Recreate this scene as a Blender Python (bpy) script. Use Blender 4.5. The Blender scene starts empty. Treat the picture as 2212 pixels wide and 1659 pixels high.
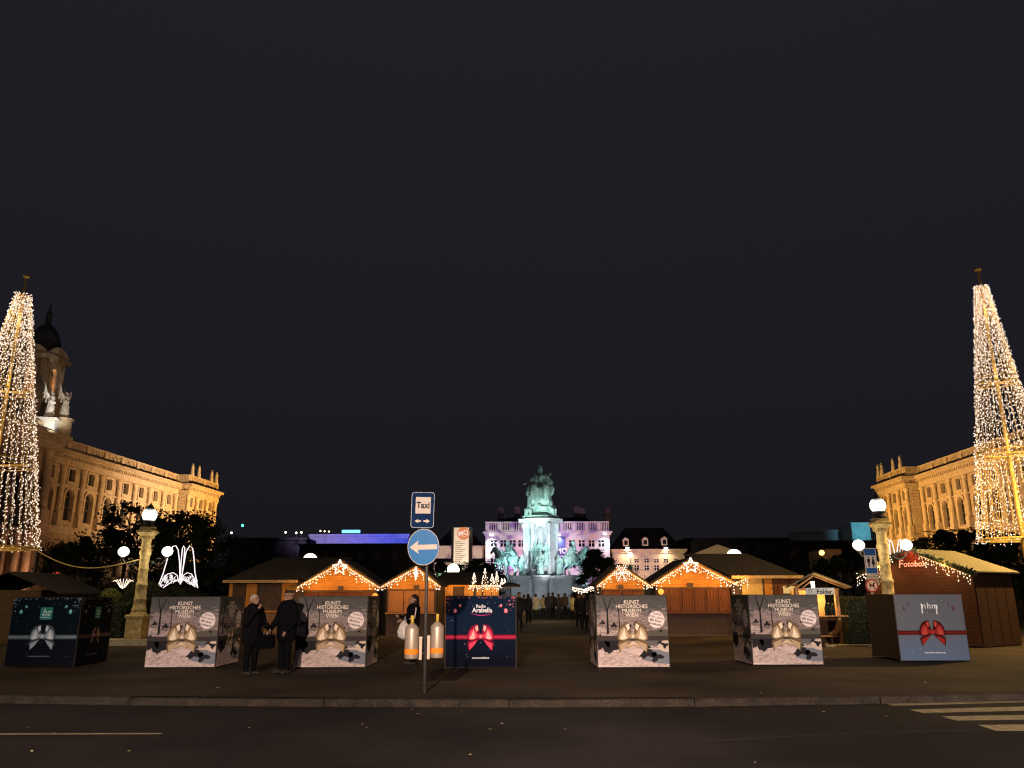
import bpy, math, random
from mathutils import Vector, Matrix, noise
from mathutils.geometry import tessellate_polygon
R = math.radians
SC = bpy.context.scene
COL = SC.collection
random.seed(7)

# ---------------------------------------------------------------- camera, sky, exposure
PITCH, ROLL, FPX, CZ = R(14.9), R(-0.2), 1715.0, 1.65
cam_d = bpy.data.cameras.new('camera'); cam = bpy.data.objects.new('camera', cam_d); COL.objects.link(cam)
cam_d.sensor_width = 36; cam_d.lens = 36*FPX/2212; cam_d.clip_end = 3000; cam_d.clip_start = .1
cam.matrix_world = Matrix.Translation((0, 0, CZ)) @ Matrix.Rotation(math.pi/2+PITCH, 4, 'X') @ Matrix.Rotation(ROLL, 4, 'Z')
SC.camera = cam
CM = cam.matrix_world.to_3x3()
W = bpy.data.worlds.new('World'); SC.world = W; W.use_nodes = True
bg = W.node_tree.nodes['Background']; bg.inputs[0].default_value = (.0128, .0122, .0168, 1); bg.inputs[1].default_value = 1.0
_n = W.node_tree; _tc = _n.nodes.new('ShaderNodeTexCoord'); _sx = _n.nodes.new('ShaderNodeSeparateXYZ'); _cr = _n.nodes.new('ShaderNodeValToRGB')
_n.links.new(_tc.outputs['Generated'], _sx.inputs[0]); _n.links.new(_sx.outputs[2], _cr.inputs[0]); _n.links.new(_cr.outputs[0], bg.inputs[0])
_e = _cr.color_ramp.elements; _e[0].position = .0; _e[0].color = (.0082, .0079, .0106, 1); _e[1].position = .62; _e[1].color = (.0140, .0132, .0178, 1)
_x = _e.new(.22); _x.color = (.0108, .0104, .0142, 1)
SC.view_settings.view_transform = 'Standard'; SC.view_settings.look = 'None'
SC.view_settings.exposure = 0; SC.view_settings.gamma = 1
SC.render.engine = 'CYCLES'
SC.cycles.use_denoising = True; SC.cycles.filter_width = 1.2
SC.cycles.sample_clamp_indirect = 2.0
SC.cycles.max_bounces = 5; SC.cycles.diffuse_bounces = 2; SC.cycles.glossy_bounces = 2
SC.cycles.caustics_reflective = False; SC.cycles.caustics_refractive = False
# soft fill added behind the camera, lifts the darks like city sky glow
sd = bpy.data.lights.new('sky_glow_fill', 'SUN'); so = bpy.data.objects.new('sky_glow_fill', sd); COL.objects.link(so)
sd.energy = .085; sd.angle = R(100); sd.color = (1.0, .88, .95)
so.rotation_euler = (R(42), 0, R(-12))

def ray(u, v):
    return CM @ Vector(((u-1106)/FPX, (829.5-v)/FPX, -1))
def P(u, v, Y):
    d = ray(u, v); return Vector((0, 0, CZ)) + d*(Y/d.y)
def G(u, v, z=0.0):
    d = ray(u, v); return Vector((0, 0, CZ)) + d*((z-CZ)/d.z)
def S(x, y, ox, oy, k=700/2212):          # zoomed view -> picture units
    return ((ox+x*k)/1.40732, (oy+y*k)/1.40732)

# ---------------------------------------------------------------- materials
MATS = {}
def mat(name, c, rough=.7, var=.0, scale=6, metal=0, bump=0, c2=None, em=None, es=0, spec=.12, alpha=1, trans=0, stretch=None):
    if name in MATS: return MATS[name]
    m = bpy.data.materials.new(name); m.use_nodes = True; nt = m.node_tree; b = nt.nodes['Principled BSDF']
    b.inputs['Base Color'].default_value = (*c, 1); b.inputs['Roughness'].default_value = rough
    b.inputs['Metallic'].default_value = metal; b.inputs['Specular IOR Level'].default_value = spec
    b.inputs['Transmission Weight'].default_value = trans; b.inputs['Alpha'].default_value = alpha
    if em: b.inputs['Emission Color'].default_value = (*em, 1); b.inputs['Emission Strength'].default_value = es
    if var or bump or c2:
        tc = nt.nodes.new('ShaderNodeTexCoord'); nz = nt.nodes.new('ShaderNodeTexNoise')
        mp = nt.nodes.new('ShaderNodeMapping'); nt.links.new(tc.outputs['Object'], mp.inputs[0]); nt.links.new(mp.outputs[0], nz.inputs['Vector'])
        if stretch: mp.inputs['Scale'].default_value = stretch
        nz.inputs['Scale'].default_value = scale; nz.inputs['Detail'].default_value = 8; nz.inputs['Roughness'].default_value = .65
        cr = nt.nodes.new('ShaderNodeValToRGB'); nt.links.new(nz.outputs[0], cr.inputs[0])
        a = c2 if c2 else tuple(x*(1-var) for x in c); d = c if c2 else tuple(min(1, x*(1+var)) for x in c)
        cr.color_ramp.elements[0].color = (*a, 1); cr.color_ramp.elements[1].color = (*d, 1)
        cr.color_ramp.elements[0].position = .32; cr.color_ramp.elements[1].position = .68
        nt.links.new(cr.outputs[0], b.inputs['Base Color'])
        if bump:
            bp = nt.nodes.new('ShaderNodeBump'); bp.inputs['Strength'].default_value = bump; bp.inputs['Distance'].default_value = .03
            nt.links.new(nz.outputs[0], bp.inputs['Height']); nt.links.new(bp.outputs[0], b.inputs['Normal'])
    MATS[name] = m; return m
def glow(name, c, s, sample=False):
    m = mat(name, (0, 0, 0), em=c, es=s)
    try: m.cycles.emission_sampling = 'AUTO' if sample else 'NONE'
    except Exception: pass
    return m

# ---------------------------------------------------------------- mesh builder
class MB:
    def __init__(s): s.v = []; s.f = []; s.m = []; s.mats = []
    def mi(s, m):
        if m not in s.mats: s.mats.append(m)
        return s.mats.index(m)
    def add(s, vs, fs, m, M=None):
        o = len(s.v); i = s.mi(m)
        s.v += [M @ Vector(p) if M else Vector(p) for p in vs]
        s.f += [tuple(o+k for k in f) for f in fs]; s.m += [i]*len(fs); return s
    def box(s, x0, x1, y0, y1, z0, z1, m, M=None):
        vs = [(x, y, z) for z in (z0, z1) for y in (y0, y1) for x in (x0, x1)]
        return s.add(vs, [(0, 2, 3, 1), (4, 5, 7, 6), (0, 1, 5, 4), (2, 6, 7, 3), (0, 4, 6, 2), (1, 3, 7, 5)], m, M)
    def bar(s, a, b, w, h, m, up=(0, 0, 1)):
        a = Vector(a); b = Vector(b); d = (b-a); L = d.length; d.normalize(); u = Vector(up)
        x = d.cross(u)
        if x.length < 1e-4: x = d.cross(Vector((0, 1, 0)))
        x.normalize(); u = x.cross(d)
        M = Matrix.Translation(a) @ Matrix((x, d, u)).transposed().to_4x4()
        return s.box(-w/2, w/2, 0, L, -h/2, h/2, m, M)
    def tube(s, pts, rs, m, n=8, cap=True):
        pts = [Vector(p) for p in pts]
        if not isinstance(rs, (list, tuple)): rs = [rs]*len(pts)
        vs = []; ref = None
        for i, p in enumerate(pts):
            d = (pts[min(i+1, len(pts)-1)]-pts[max(i-1, 0)])
            d = d.normalized() if d.length > 1e-9 else Vector((0, 0, 1))
            if ref is None: ref = Vector((0, 0, 1)) if abs(d.z) < .9 else Vector((1, 0, 0))
            x = d.cross(ref).normalized(); y = d.cross(x); ref = -y if y.length else ref
            ref = x.cross(d)
            for k in range(n):
                a = 2*math.pi*k/n; vs.append(p+(x*math.cos(a)+y*math.sin(a))*rs[i])
        fs = [(i*n+k, i*n+(k+1) % n, (i+1)*n+(k+1) % n, (i+1)*n+k) for i in range(len(pts)-1) for k in range(n)]
        if cap: fs += [tuple(range(n-1, -1, -1)), tuple((len(pts)-1)*n+k for k in range(n))]
        return s.add(vs, fs, m)
    def lathe(s, prof, m, o=(0, 0, 0), n=16, sq=False):
        vs = []; o = Vector(o)
        for r, z in prof:
            for k in range(n):
                a = 2*math.pi*(k+.5)/n; q = 1/math.cos(math.pi/n) if sq else 1
                vs.append(o+Vector((r*q*math.cos(a), r*q*math.sin(a), z)))
        L = len(prof)
        fs = [(i*n+k, i*n+(k+1) % n, (i+1)*n+(k+1) % n, (i+1)*n+k) for i in range(L-1) for k in range(n)]
        fs += [tuple(range(n-1, -1, -1)), tuple((L-1)*n+k for k in range(n))]
        return s.add(vs, fs, m)
    def ball(s, c, r, m, nu=10, nv=7, sc=(1, 1, 1)):
        c = Vector(c); vs = [c+Vector((0, 0, -r*sc[2]))]
        for i in range(1, nv):
            p = math.pi*i/nv
            for k in range(nu):
                a = 2*math.pi*k/nu; vs.append(c+Vector((r*sc[0]*math.sin(p)*math.cos(a), r*sc[1]*math.sin(p)*math.sin(a), -r*sc[2]*math.cos(p))))
        vs.append(c+Vector((0, 0, r*sc[2]))); fs = [(0, 1+(k+1) % nu, 1+k) for k in range(nu)]
        for i in range(nv-2):
            fs += [(1+i*nu+k, 1+i*nu+(k+1) % nu, 1+(i+1)*nu+(k+1) % nu, 1+(i+1)*nu+k) for k in range(nu)]
        b = 1+(nv-2)*nu; fs += [(b+k, b+(k+1) % nu, len(vs)-1) for k in range(nu)]
        return s.add(vs, fs, m)
    def octa(s, c, r, m):
        c = Vector(c); vs = [c+Vector(d)*r for d in ((1, 0, 0), (-1, 0, 0), (0, 1, 0), (0, -1, 0), (0, 0, 1), (0, 0, -1))]
        return s.add(vs, [(0, 2, 4), (2, 1, 4), (1, 3, 4), (3, 0, 4), (2, 0, 5), (1, 2, 5), (3, 1, 5), (0, 3, 5)], m)
    def prism(s, poly, t, m, M=None):       # poly in local xy, thickness along z
        n = len(poly); vs = [(x, y, 0) for x, y in poly]+[(x, y, t) for x, y in poly]
        tri = tessellate_polygon([[Vector((x, y, 0)) for x, y in poly]])
        fs = [tuple(q) for q in tri]+[tuple(k+n for k in reversed(q)) for q in tri]
        fs += [(k, (k+1) % n, n+(k+1) % n, n+k) for k in range(n)]
        return s.add(vs, fs, m, M)
    def sheet(s, poly, m, M=None, off=0):
        tri = tessellate_polygon([[Vector((x, y, 0)) for x, y in poly]])
        return s.add([(x, y, off) for x, y in poly], [tuple(q) for q in tri], m, M)
    def holes(s, outer, holes, depth, m, M):  # wall face with openings and reveals (reveals go to -z)
        polys = [outer]+holes; pts = [p for q in polys for p in q]
        tri = tessellate_polygon([[Vector((x, y, 0)) for x, y in q] for q in polys])
        s.add([(x, y, 0) for x, y in pts], [tuple(q) for q in tri], m, M)
        for q in holes:
            n = len(q); s.add([(x, y, 0) for x, y in q]+[(x, y, -depth) for x, y in q], [(k, (k+1) % n, n+(k+1) % n, n+k) for k in range(n)], m, M)
        return s
    def mesh(s, name, smooth=False):
        me = bpy.data.meshes.new(name); me.from_pydata([tuple(v) for v in s.v], [], s.f)
        for m in s.mats: me.materials.append(m)
        me.polygons.foreach_set('material_index', s.m)
        if smooth: me.polygons.foreach_set('use_smooth', [True]*len(me.polygons))
        me.validate(); me.update(); return me
    def build(s, name, parent=None, smooth=False):
        o = bpy.data.objects.new(name, s.mesh(name, smooth)); COL.objects.link(o); o.parent = parent; return o
def fix_normals(me):
    import bmesh
    bm = bmesh.new(); bm.from_mesh(me); bmesh.ops.recalc_face_normals(bm, faces=bm.faces); bm.to_mesh(me); bm.free()
def tag(o, label=None, cat=None, group=None, kind=None):
    if label: o['label'] = label
    if cat: o['category'] = cat
    if group: o['group'] = group
    if kind: o['kind'] = kind
    return o
def T(name, label, cat, loc=(0, 0, 0), rz=0, group=None):
    o = bpy.data.objects.new(name, None); COL.objects.link(o); o.location = loc; o.rotation_euler = (0, 0, rz); o.empty_display_size = .2
    return tag(o, label, cat, group)
def dup(o, parent=None, loc=None, rz=None, label=None):
    c = o.copy(); COL.objects.link(c); c.parent = parent
    if loc is not None: c.location = loc
    if rz is not None: c.rotation_euler = (0, 0, rz)
    if label: c['label'] = label
    for ch in list(o.children): dup(ch, c)
    return c
def light(kind, loc, energy, color, parent=None, radius=.1, target=None, angle=60, blend=.5, name='lamp_light'):
    d = bpy.data.lights.new(name, kind); o = bpy.data.objects.new(name, d); COL.objects.link(o); o.location = loc
    d.energy = energy; d.color = color; d.shadow_soft_size = radius
    if kind == 'SPOT': d.spot_size = R(angle); d.spot_blend = blend
    if target is not None: o.rotation_euler = (Vector(target)-Vector(loc)).to_track_quat('-Z', 'Y').to_euler()
    if parent: o.parent = parent
    return o
_fc = {}
def glyphs(s, size=1, shear=0, bold=0, align='CENTER', space=1):
    k = (s, shear, bold, align, space)
    if k not in _fc:
        cu = bpy.data.curves.new('t', 'FONT'); cu.body = s; cu.size = 1; cu.align_x = align; cu.shear = shear; cu.offset = bold; cu.space_character = space
        cu.resolution_u = 3
        o = bpy.data.objects.new('t', cu); COL.objects.link(o); bpy.context.view_layer.update()
        me = bpy.data.meshes.new_from_object(o.evaluated_get(bpy.context.evaluated_depsgraph_get()))
        _fc[k] = ([tuple(v.co) for v in me.vertices], [tuple(p.vertices) for p in me.polygons])
        bpy.data.objects.remove(o); bpy.data.meshes.remove(me)
    return _fc[k]
def text(mb, M, s, x, y, size, m, off=.006, rot=0, sx=1, **kw):
    vs, fs = glyphs(s, **kw)
    return mb.add(vs, fs, m, M @ Matrix.Translation((x, y, off)) @ Matrix.Rotation(rot, 4, 'Z') @ Matrix.Diagonal((size*sx, size, 1, 1)))
def front(x=0, y=0, z=0):   # drawing frame on a face looking towards -Y: local x right, y up, z towards the viewer
    return Matrix.Translation((x, y, z)) @ Matrix(((1, 0, 0), (0, 0, -1), (0, 1, 0))).to_4x4()
def circ(cx, cy, r, n=24, sy=1): return [(cx+r*math.cos(2*math.pi*k/n), cy+r*sy*math.sin(2*math.pi*k/n)) for k in range(n)]
def rect(x0, x1, y0, y1): return [(x0, y0), (x1, y0), (x1, y1), (x0, y1)]
def blob(name, parts, voxel, m, parent=None, folds=0, fk=9, adapt=0):
    """parts: (a, b, ra, rb) tapered limbs fused into one continuous skin"""
    mb = MB(); dm = m
    for q in parts:
        a, b, ra, rb = q[:4]; a = Vector(a); b = Vector(b)
        mb.ball(a, ra, dm, 12, 8); mb.ball(b, rb, dm, 12, 8)
        if (b-a).length > 1e-3: mb.tube([a, b], [ra, rb], dm, 12)
    me = mb.mesh(name); fix_normals(me)
    o = bpy.data.objects.new(name, me); COL.objects.link(o)
    r = o.modifiers.new('r', 'REMESH'); r.mode = 'VOXEL'; r.voxel_size = voxel
    s = o.modifiers.new('s', 'SMOOTH'); s.iterations = 3; s.factor = .5
    out = bpy.data.meshes.new_from_object(o.evaluated_get(bpy.context.evaluated_depsgraph_get()))
    bpy.data.objects.remove(o); bpy.data.meshes.remove(me)
    if folds:
        nrm = [v.normal.copy() for v in out.vertices]
        for v, n in zip(out.vertices, nrm):
            c = v.co; w = .45-2.2*abs(noise.noise(Vector((c.x*fk, c.y*fk, c.z*fk*.3))))+.4*noise.noise(Vector((c.x*fk*2.3, c.y*fk*2.3, c.z*fk)))
            v.co += n*w*folds
    out.materials.clear(); out.materials.append(m)
    out.polygons.foreach_set('material_index', [0]*len(out.polygons)); out.polygons.foreach_set('use_smooth', [True]*len(out.polygons))
    out.name = name; out.update()
    ob = bpy.data.objects.new(name, out); COL.objects.link(ob); ob.parent = parent; return ob

# ---------------------------------------------------------------- common materials
STONE = mat('sandstone', (.40, .32, .21), .85, .25, 1.2, bump=.3)
STONED = mat('sandstone_wall', (.33, .26, .17), .9, .3, .7, bump=.4)
GLASSD = mat('dark_glass', (.012, .013, .016), .15)
FRAME = mat('window_frame', (.10, .08, .06), .6)
ASPH = mat('asphalt', (.062, .055, .055), .9, c2=(.034, .031, .032), scale=1.1, bump=.0)
IRON = mat('black_iron', (.03, .03, .03), .5)
GREY = mat('galvanised_steel', (.085, .08, .075), .55, .2, 12, metal=.4)
WHITEP = mat('white_paint', (.75, .74, .72), .5)
BULB = glow('warm_bulb', (1, .77, .60), 2.6)
BULBW = glow('white_rope_light', (1, .84, .86), 1.5)
GOLDW = mat('gold_wire', (.75, .5, .14), .45, em=(1, .55, .12), es=.0)
WOOD = mat('orange_spruce_boards', (.58, .24, .04), .6, c2=(.33, .125, .018), scale=3, stretch=(1, 1, 9), bump=.25)
WOODR = mat('red_brown_boards', (.15, .050, .016), .6, c2=(.07, .022, .008), scale=4, stretch=(8, 8, .7), bump=.25)
WOODD = mat('dark_boards', (.07, .045, .03), .7, .3, 4, bump=.2)
ROOFM = mat('bitumen_roof', (.034, .028, .024), .9, .3, 9, bump=.3)

# ---------------------------------------------------------------- ground
def asphalt(name, c, c2, sc):
    m = bpy.data.materials.new(name); m.use_nodes = True; nt = m.node_tree; b = nt.nodes['Principled BSDF']; b.inputs['Roughness'].default_value = .95; b.inputs['Specular IOR Level'].default_value = .08
    tc = nt.nodes.new('ShaderNodeTexCoord'); n1 = nt.nodes.new('ShaderNodeTexNoise'); n2 = nt.nodes.new('ShaderNodeTexNoise'); n3 = nt.nodes.new('ShaderNodeTexNoise')
    for n, s, d in ((n1, sc, 6), (n2, 60, 3), (n3, 11, 5)):
        n.inputs['Scale'].default_value = s; n.inputs['Detail'].default_value = d; nt.links.new(tc.outputs['Object'], n.inputs['Vector'])
    cr = nt.nodes.new('ShaderNodeValToRGB'); cr.color_ramp.elements[0].position = .3; cr.color_ramp.elements[1].position = .72
    cr.color_ramp.elements[0].color = (*c2, 1); cr.color_ramp.elements[1].color = (*c, 1); nt.links.new(n1.outputs[0], cr.inputs[0])
    mr = nt.nodes.new('ShaderNodeMapRange'); nt.links.new(n2.outputs[0], mr.inputs[0])
    mr.inputs['From Min'].default_value = .35; mr.inputs['From Max'].default_value = .65; mr.inputs['To Min'].default_value = .45; mr.inputs['To Max'].default_value = 1.6
    vm = nt.nodes.new('ShaderNodeVectorMath'); vm.operation = 'SCALE'; nt.links.new(cr.outputs[0], vm.inputs[0]); nt.links.new(mr.outputs[0], vm.inputs['Scale'])
    nt.links.new(vm.outputs[0], b.inputs['Base Color'])
    bp = nt.nodes.new('ShaderNodeBump'); bp.inputs['Strength'].default_value = .5; bp.inputs['Distance'].default_value = .02
    ad = nt.nodes.new('ShaderNodeMath'); ad.operation = 'ADD'; nt.links.new(n2.outputs[0], ad.inputs[0]); nt.links.new(n3.outputs[0], ad.inputs[1])
    nt.links.new(ad.outputs[0], bp.inputs['Height']); nt.links.new(bp.outputs[0], b.inputs['Normal']); return m
ROADM = asphalt('road_asphalt', (.030, .0235, .0225), (.014, .0115, .012), .5)
PAVEM = asphalt('pavement_asphalt', (.062, .043, .028), (.018, .014, .011), .40)
KERBM = asphalt('kerb_granite', (.046, .036, .028), (.019, .0155, .013), 3)
PLAZAM = asphalt('plaza_gravel', (.07, .055, .038), (.035, .028, .021), .25)
MARKM = mat('road_paint', (.36, .29, .17), .9, c2=(.16, .13, .08), scale=7, spec=.05)
def struct(mb, name): return tag(mb.build(name), kind='structure')
kp = [(-60, None), (0, 1503), (280, 1507), (700, 1510), (1100, 1511.5), (1500, 1509.5), (1900, 1504), (2212, 1498)]
kerb = [G(u, v) for u, v in kp[1:]]
kerb = [Vector((-70, kerb[0].y+(kerb[0].y-kerb[1].y)*3.0, 0))]+kerb+[Vector((70, kerb[-1].y+1.2, 0))]
mb = MB(); mb.add([(-400, -120, -.12), (400, -120, -.12), (400, 24, -.12), (-400, 24, -.12)], [(0, 1, 2, 3)], ROADM); struct(mb, 'road')
mb = MB(); n = len(kerb)
mb.add([tuple(k+Vector((0, .22, 0))) for k in kerb]+[(k.x*1.0, 34.0, 0) for k in kerb], [(i, i+1, n+i+1, n+i) for i in range(n-1)], PAVEM); struct(mb, 'pavement')
mb = MB()
for i in range(n-1):
    a, b = kerb[i], kerb[i+1]; L = (b-a).length; c = max(1, round(L/2.7)); d = (b-a)/c
    for k in range(c):
        p, q = a+d*k+d.normalized()*.006, a+d*(k+1)-d.normalized()*.006
        if abs(p.x) > 40: continue
        z = random.uniform(-.012, .010); j = random.uniform(-.02, .02)
        mb.add([p+Vector((0, j, -.13)), q+Vector((0, j, -.13)), q+Vector((0, j, z-.015)), p+Vector((0, j, z-.015)), q+Vector((0, j+.02, z)), p+Vector((0, j+.02, z)),
                q+Vector((0, .21, z)), p+Vector((0, .21, z)), q+Vector((0, .21, -.13)), p+Vector((0, .21, -.13))],
               [(0, 1, 2, 3), (3, 2, 4, 5), (5, 4, 6, 7), (7, 6, 8, 9), (1, 8, 6, 4, 2), (0, 3, 5, 7, 9)], KERBM)
mb.add([tuple(k+Vector((0, .02, -.05))) for k in kerb]+[tuple(k+Vector((0, .24, -.05))) for k in kerb], [(i, i+1, n+i+1, n+i) for i in range(n-1)], ROADM)
struct(mb, 'kerb')
mb = MB(); mb.add([(-400, 34, 0), (400, 34, 0), (400, 900, 0), (-400, 900, 0)], [(0, 1, 2, 3)], PLAZAM); struct(mb, 'plaza_ground')
# road markings
mb = MB(); z8 = lambda x, y: G(*S(x, y, 2400, 2000, 713/2212), z=-.116)
for a, b, c, d in (((890, 428), (985, 452), (2212, 392), (2212, 418)), ((1130, 486), (1255, 520), (2212, 458), (2212, 498)), ((1430, 550), (1575, 591), (2212, 538), (2212, 582)), ((1780, 632), (1950, 689), (2212, 626), (2212, 688))):
    A, B, C, D = z8(*a), z8(*b), z8(*c), z8(*d); e = Vector((7, 0, 0))
    C2 = A+(C-A)*3; D2 = B+(D-B)*3
    mb.add([A, B, D2, C2], [(0, 1, 2, 3)], MARKM)
struct(mb, 'crosswalk')
mb = MB(); a, b = G(-400, 1588, -.116), G(345, 1586, -.116); mb.add([a, b, b+Vector((0, .11, 0)), a+Vector((0, .11, 0))], [(0, 1, 2, 3)], MARKM)
struct(mb, 'lane_line')
mb = MB(); pts = [G(u, v, -.117) for u, v in ((1500, 1602), (1840, 1584), (1960, 1581), (2120, 1577), (2600, 1568))]
mb.add([p for p in pts]+[p+Vector((0, .035, 0)) for p in pts], [(i, i+1, 6+i, 5+i) for i in range(4)], mat('joint_sealant', (.045, .04, .036), .9)); struct(mb, 'road_joint')

# ---------------------------------------------------------------- poster cubes
def bow(mb, M, cx, cy, s, dk, md, lt, off=.009):
    q = lambda L, sg: [(cx+sg*x*s, cy-y*s) for x, y in L]
    for sg in (1, -1):
        mb.sheet(q([(-.04, .04), (-.17, .065), (-.19, .10), (-.165, .20), (-.03, .05)], sg), dk, M, off)
        mb.sheet(q([(-.05, .055), (-.13, .085), (-.168, .105), (-.155, .185), (-.09, .12)], sg), md, M, off+.003)
        mb.sheet(q([(-.01, .0), (-.022, -.08), (-.04, -.165), (-.075, -.16), (-.13, -.135), (-.17, -.08), (-.193, 0), (-.18, .05), (-.12, .057), (-.03, .03)], sg), dk, M, off+.006)
        mb.sheet(q([(-.03, .0), (-.10, -.11), (-.145, -.075), (-.172, .0), (-.165, .042), (-.12, .048), (-.06, .03)], sg), md, M, off+.009)
        mb.sheet(q([(-.10, -.085), (-.075, .03), (-.13, .042), (-.158, .03)], sg), lt, M, off+.012)
        mb.sheet(q([(-.085, -.125), (-.045, -.15), (-.033, -.09), (-.06, -.06)], sg), lt, M, off+.012)
    mb.sheet([(cx-.028*s, cy+.03*s), (cx+.028*s, cy+.03*s), (cx+.034*s, cy-.03*s), (cx-.034*s, cy-.03*s)], md, M, off+.014)
    mb.sheet(circ(cx, cy-.005*s, .014*s, 10), lt, M, off+.017)
INK = lambda n, c: mat('ink_'+n, c, .7, spec=.02)
def snow_print():
    if 'snow_print' in MATS: return MATS['snow_print']
    m = bpy.data.materials.new('snow_print'); m.use_nodes = True; nt = m.node_tree; b = nt.nodes['Principled BSDF']; b.inputs['Roughness'].default_value = .7; b.inputs['Specular IOR Level'].default_value = .02
    tc = nt.nodes.new('ShaderNodeTexCoord'); sx = nt.nodes.new('ShaderNodeSeparateXYZ'); nt.links.new(tc.outputs['Object'], sx.inputs[0])
    nz = nt.nodes.new('ShaderNodeTexNoise'); mp = nt.nodes.new('ShaderNodeMapping'); mp.inputs['Scale'].default_value = (1, 1, 3.2)
    nt.links.new(tc.outputs['Object'], mp.inputs[0]); nt.links.new(mp.outputs[0], nz.inputs['Vector']); nz.inputs['Scale'].default_value = 4.2; nz.inputs['Detail'].default_value = 11; nz.inputs['Roughness'].default_value = .75
    g = nt.nodes.new('ShaderNodeMapRange'); g.inputs['From Min'].default_value = .35; g.inputs['From Max'].default_value = .68; g.inputs['To Min'].default_value = -.17; g.inputs['To Max'].default_value = .17; nt.links.new(nz.outputs[0], g.inputs[0])
    zz = nt.nodes.new('ShaderNodeMath'); zz.operation = 'DIVIDE'; zz.inputs[1].default_value = 1.66; nt.links.new(sx.outputs[2], zz.inputs[0])
    ad = nt.nodes.new('ShaderNodeMath'); ad.operation = 'ADD'; nt.links.new(zz.outputs[0], ad.inputs[0]); nt.links.new(g.outputs[0], ad.inputs[1])
    cr = nt.nodes.new('ShaderNodeValToRGB'); nt.links.new(ad.outputs[0], cr.inputs[0]); e = cr.color_ramp.elements
    e[0].position = 0; e[0].color = (.64, .51, .48, 1); e[1].position = 1; e[1].color = (.075, .075, .07, 1)
    for p, c in ((.28, (.56, .43, .42, 1)), (.36, (.10, .075, .08, 1)), (.45, (.50, .39, .36, 1)), (.54, (.12, .09, .09, 1)), (.64, (.34, .26, .25, 1)), (.78, (.10, .095, .095, 1))):
        x = e.new(p); x.color = c
    nt.links.new(cr.outputs[0], b.inputs['Base Color']); MATS['snow_print'] = m; return m
def blue_print(name, lo, hi, var):
    if name in MATS: return MATS[name]
    m = bpy.data.materials.new(name); m.use_nodes = True; nt = m.node_tree; b = nt.nodes['Principled BSDF']; b.inputs['Roughness'].default_value = .7; b.inputs['Specular IOR Level'].default_value = .02
    tc = nt.nodes.new('ShaderNodeTexCoord'); sx = nt.nodes.new('ShaderNodeSeparateXYZ'); nt.links.new(tc.outputs['Object'], sx.inputs[0])
    nz = nt.nodes.new('ShaderNodeTexNoise'); nz.inputs['Scale'].default_value = 1.6; nt.links.new(tc.outputs['Object'], nz.inputs['Vector'])
    a = nt.nodes.new('ShaderNodeMath'); a.operation = 'MULTIPLY_ADD'; a.inputs[1].default_value = var; nt.links.new(nz.outputs[0], a.inputs[0]); nt.links.new(sx.outputs[2], a.inputs[2])
    cr = nt.nodes.new('ShaderNodeValToRGB'); nt.links.new(a.outputs[0], cr.inputs[0]); e = cr.color_ramp.elements
    e[0].position = .3; e[0].color = (*lo, 1); e[1].position = 1.0; e[1].color = (*hi, 1)
    x = e.new(.8); x.color = tuple((p+q)/2 for p, q in zip(lo, hi))+(1,)
    nt.links.new(cr.outputs[0], b.inputs['Base Color']); MATS[name] = m; return m
BW, BD, BH = 1.72, 1.6, 1.64
BODY = mat('cube_frame', (.045, .034, .028), .6, .2, 8)
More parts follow.
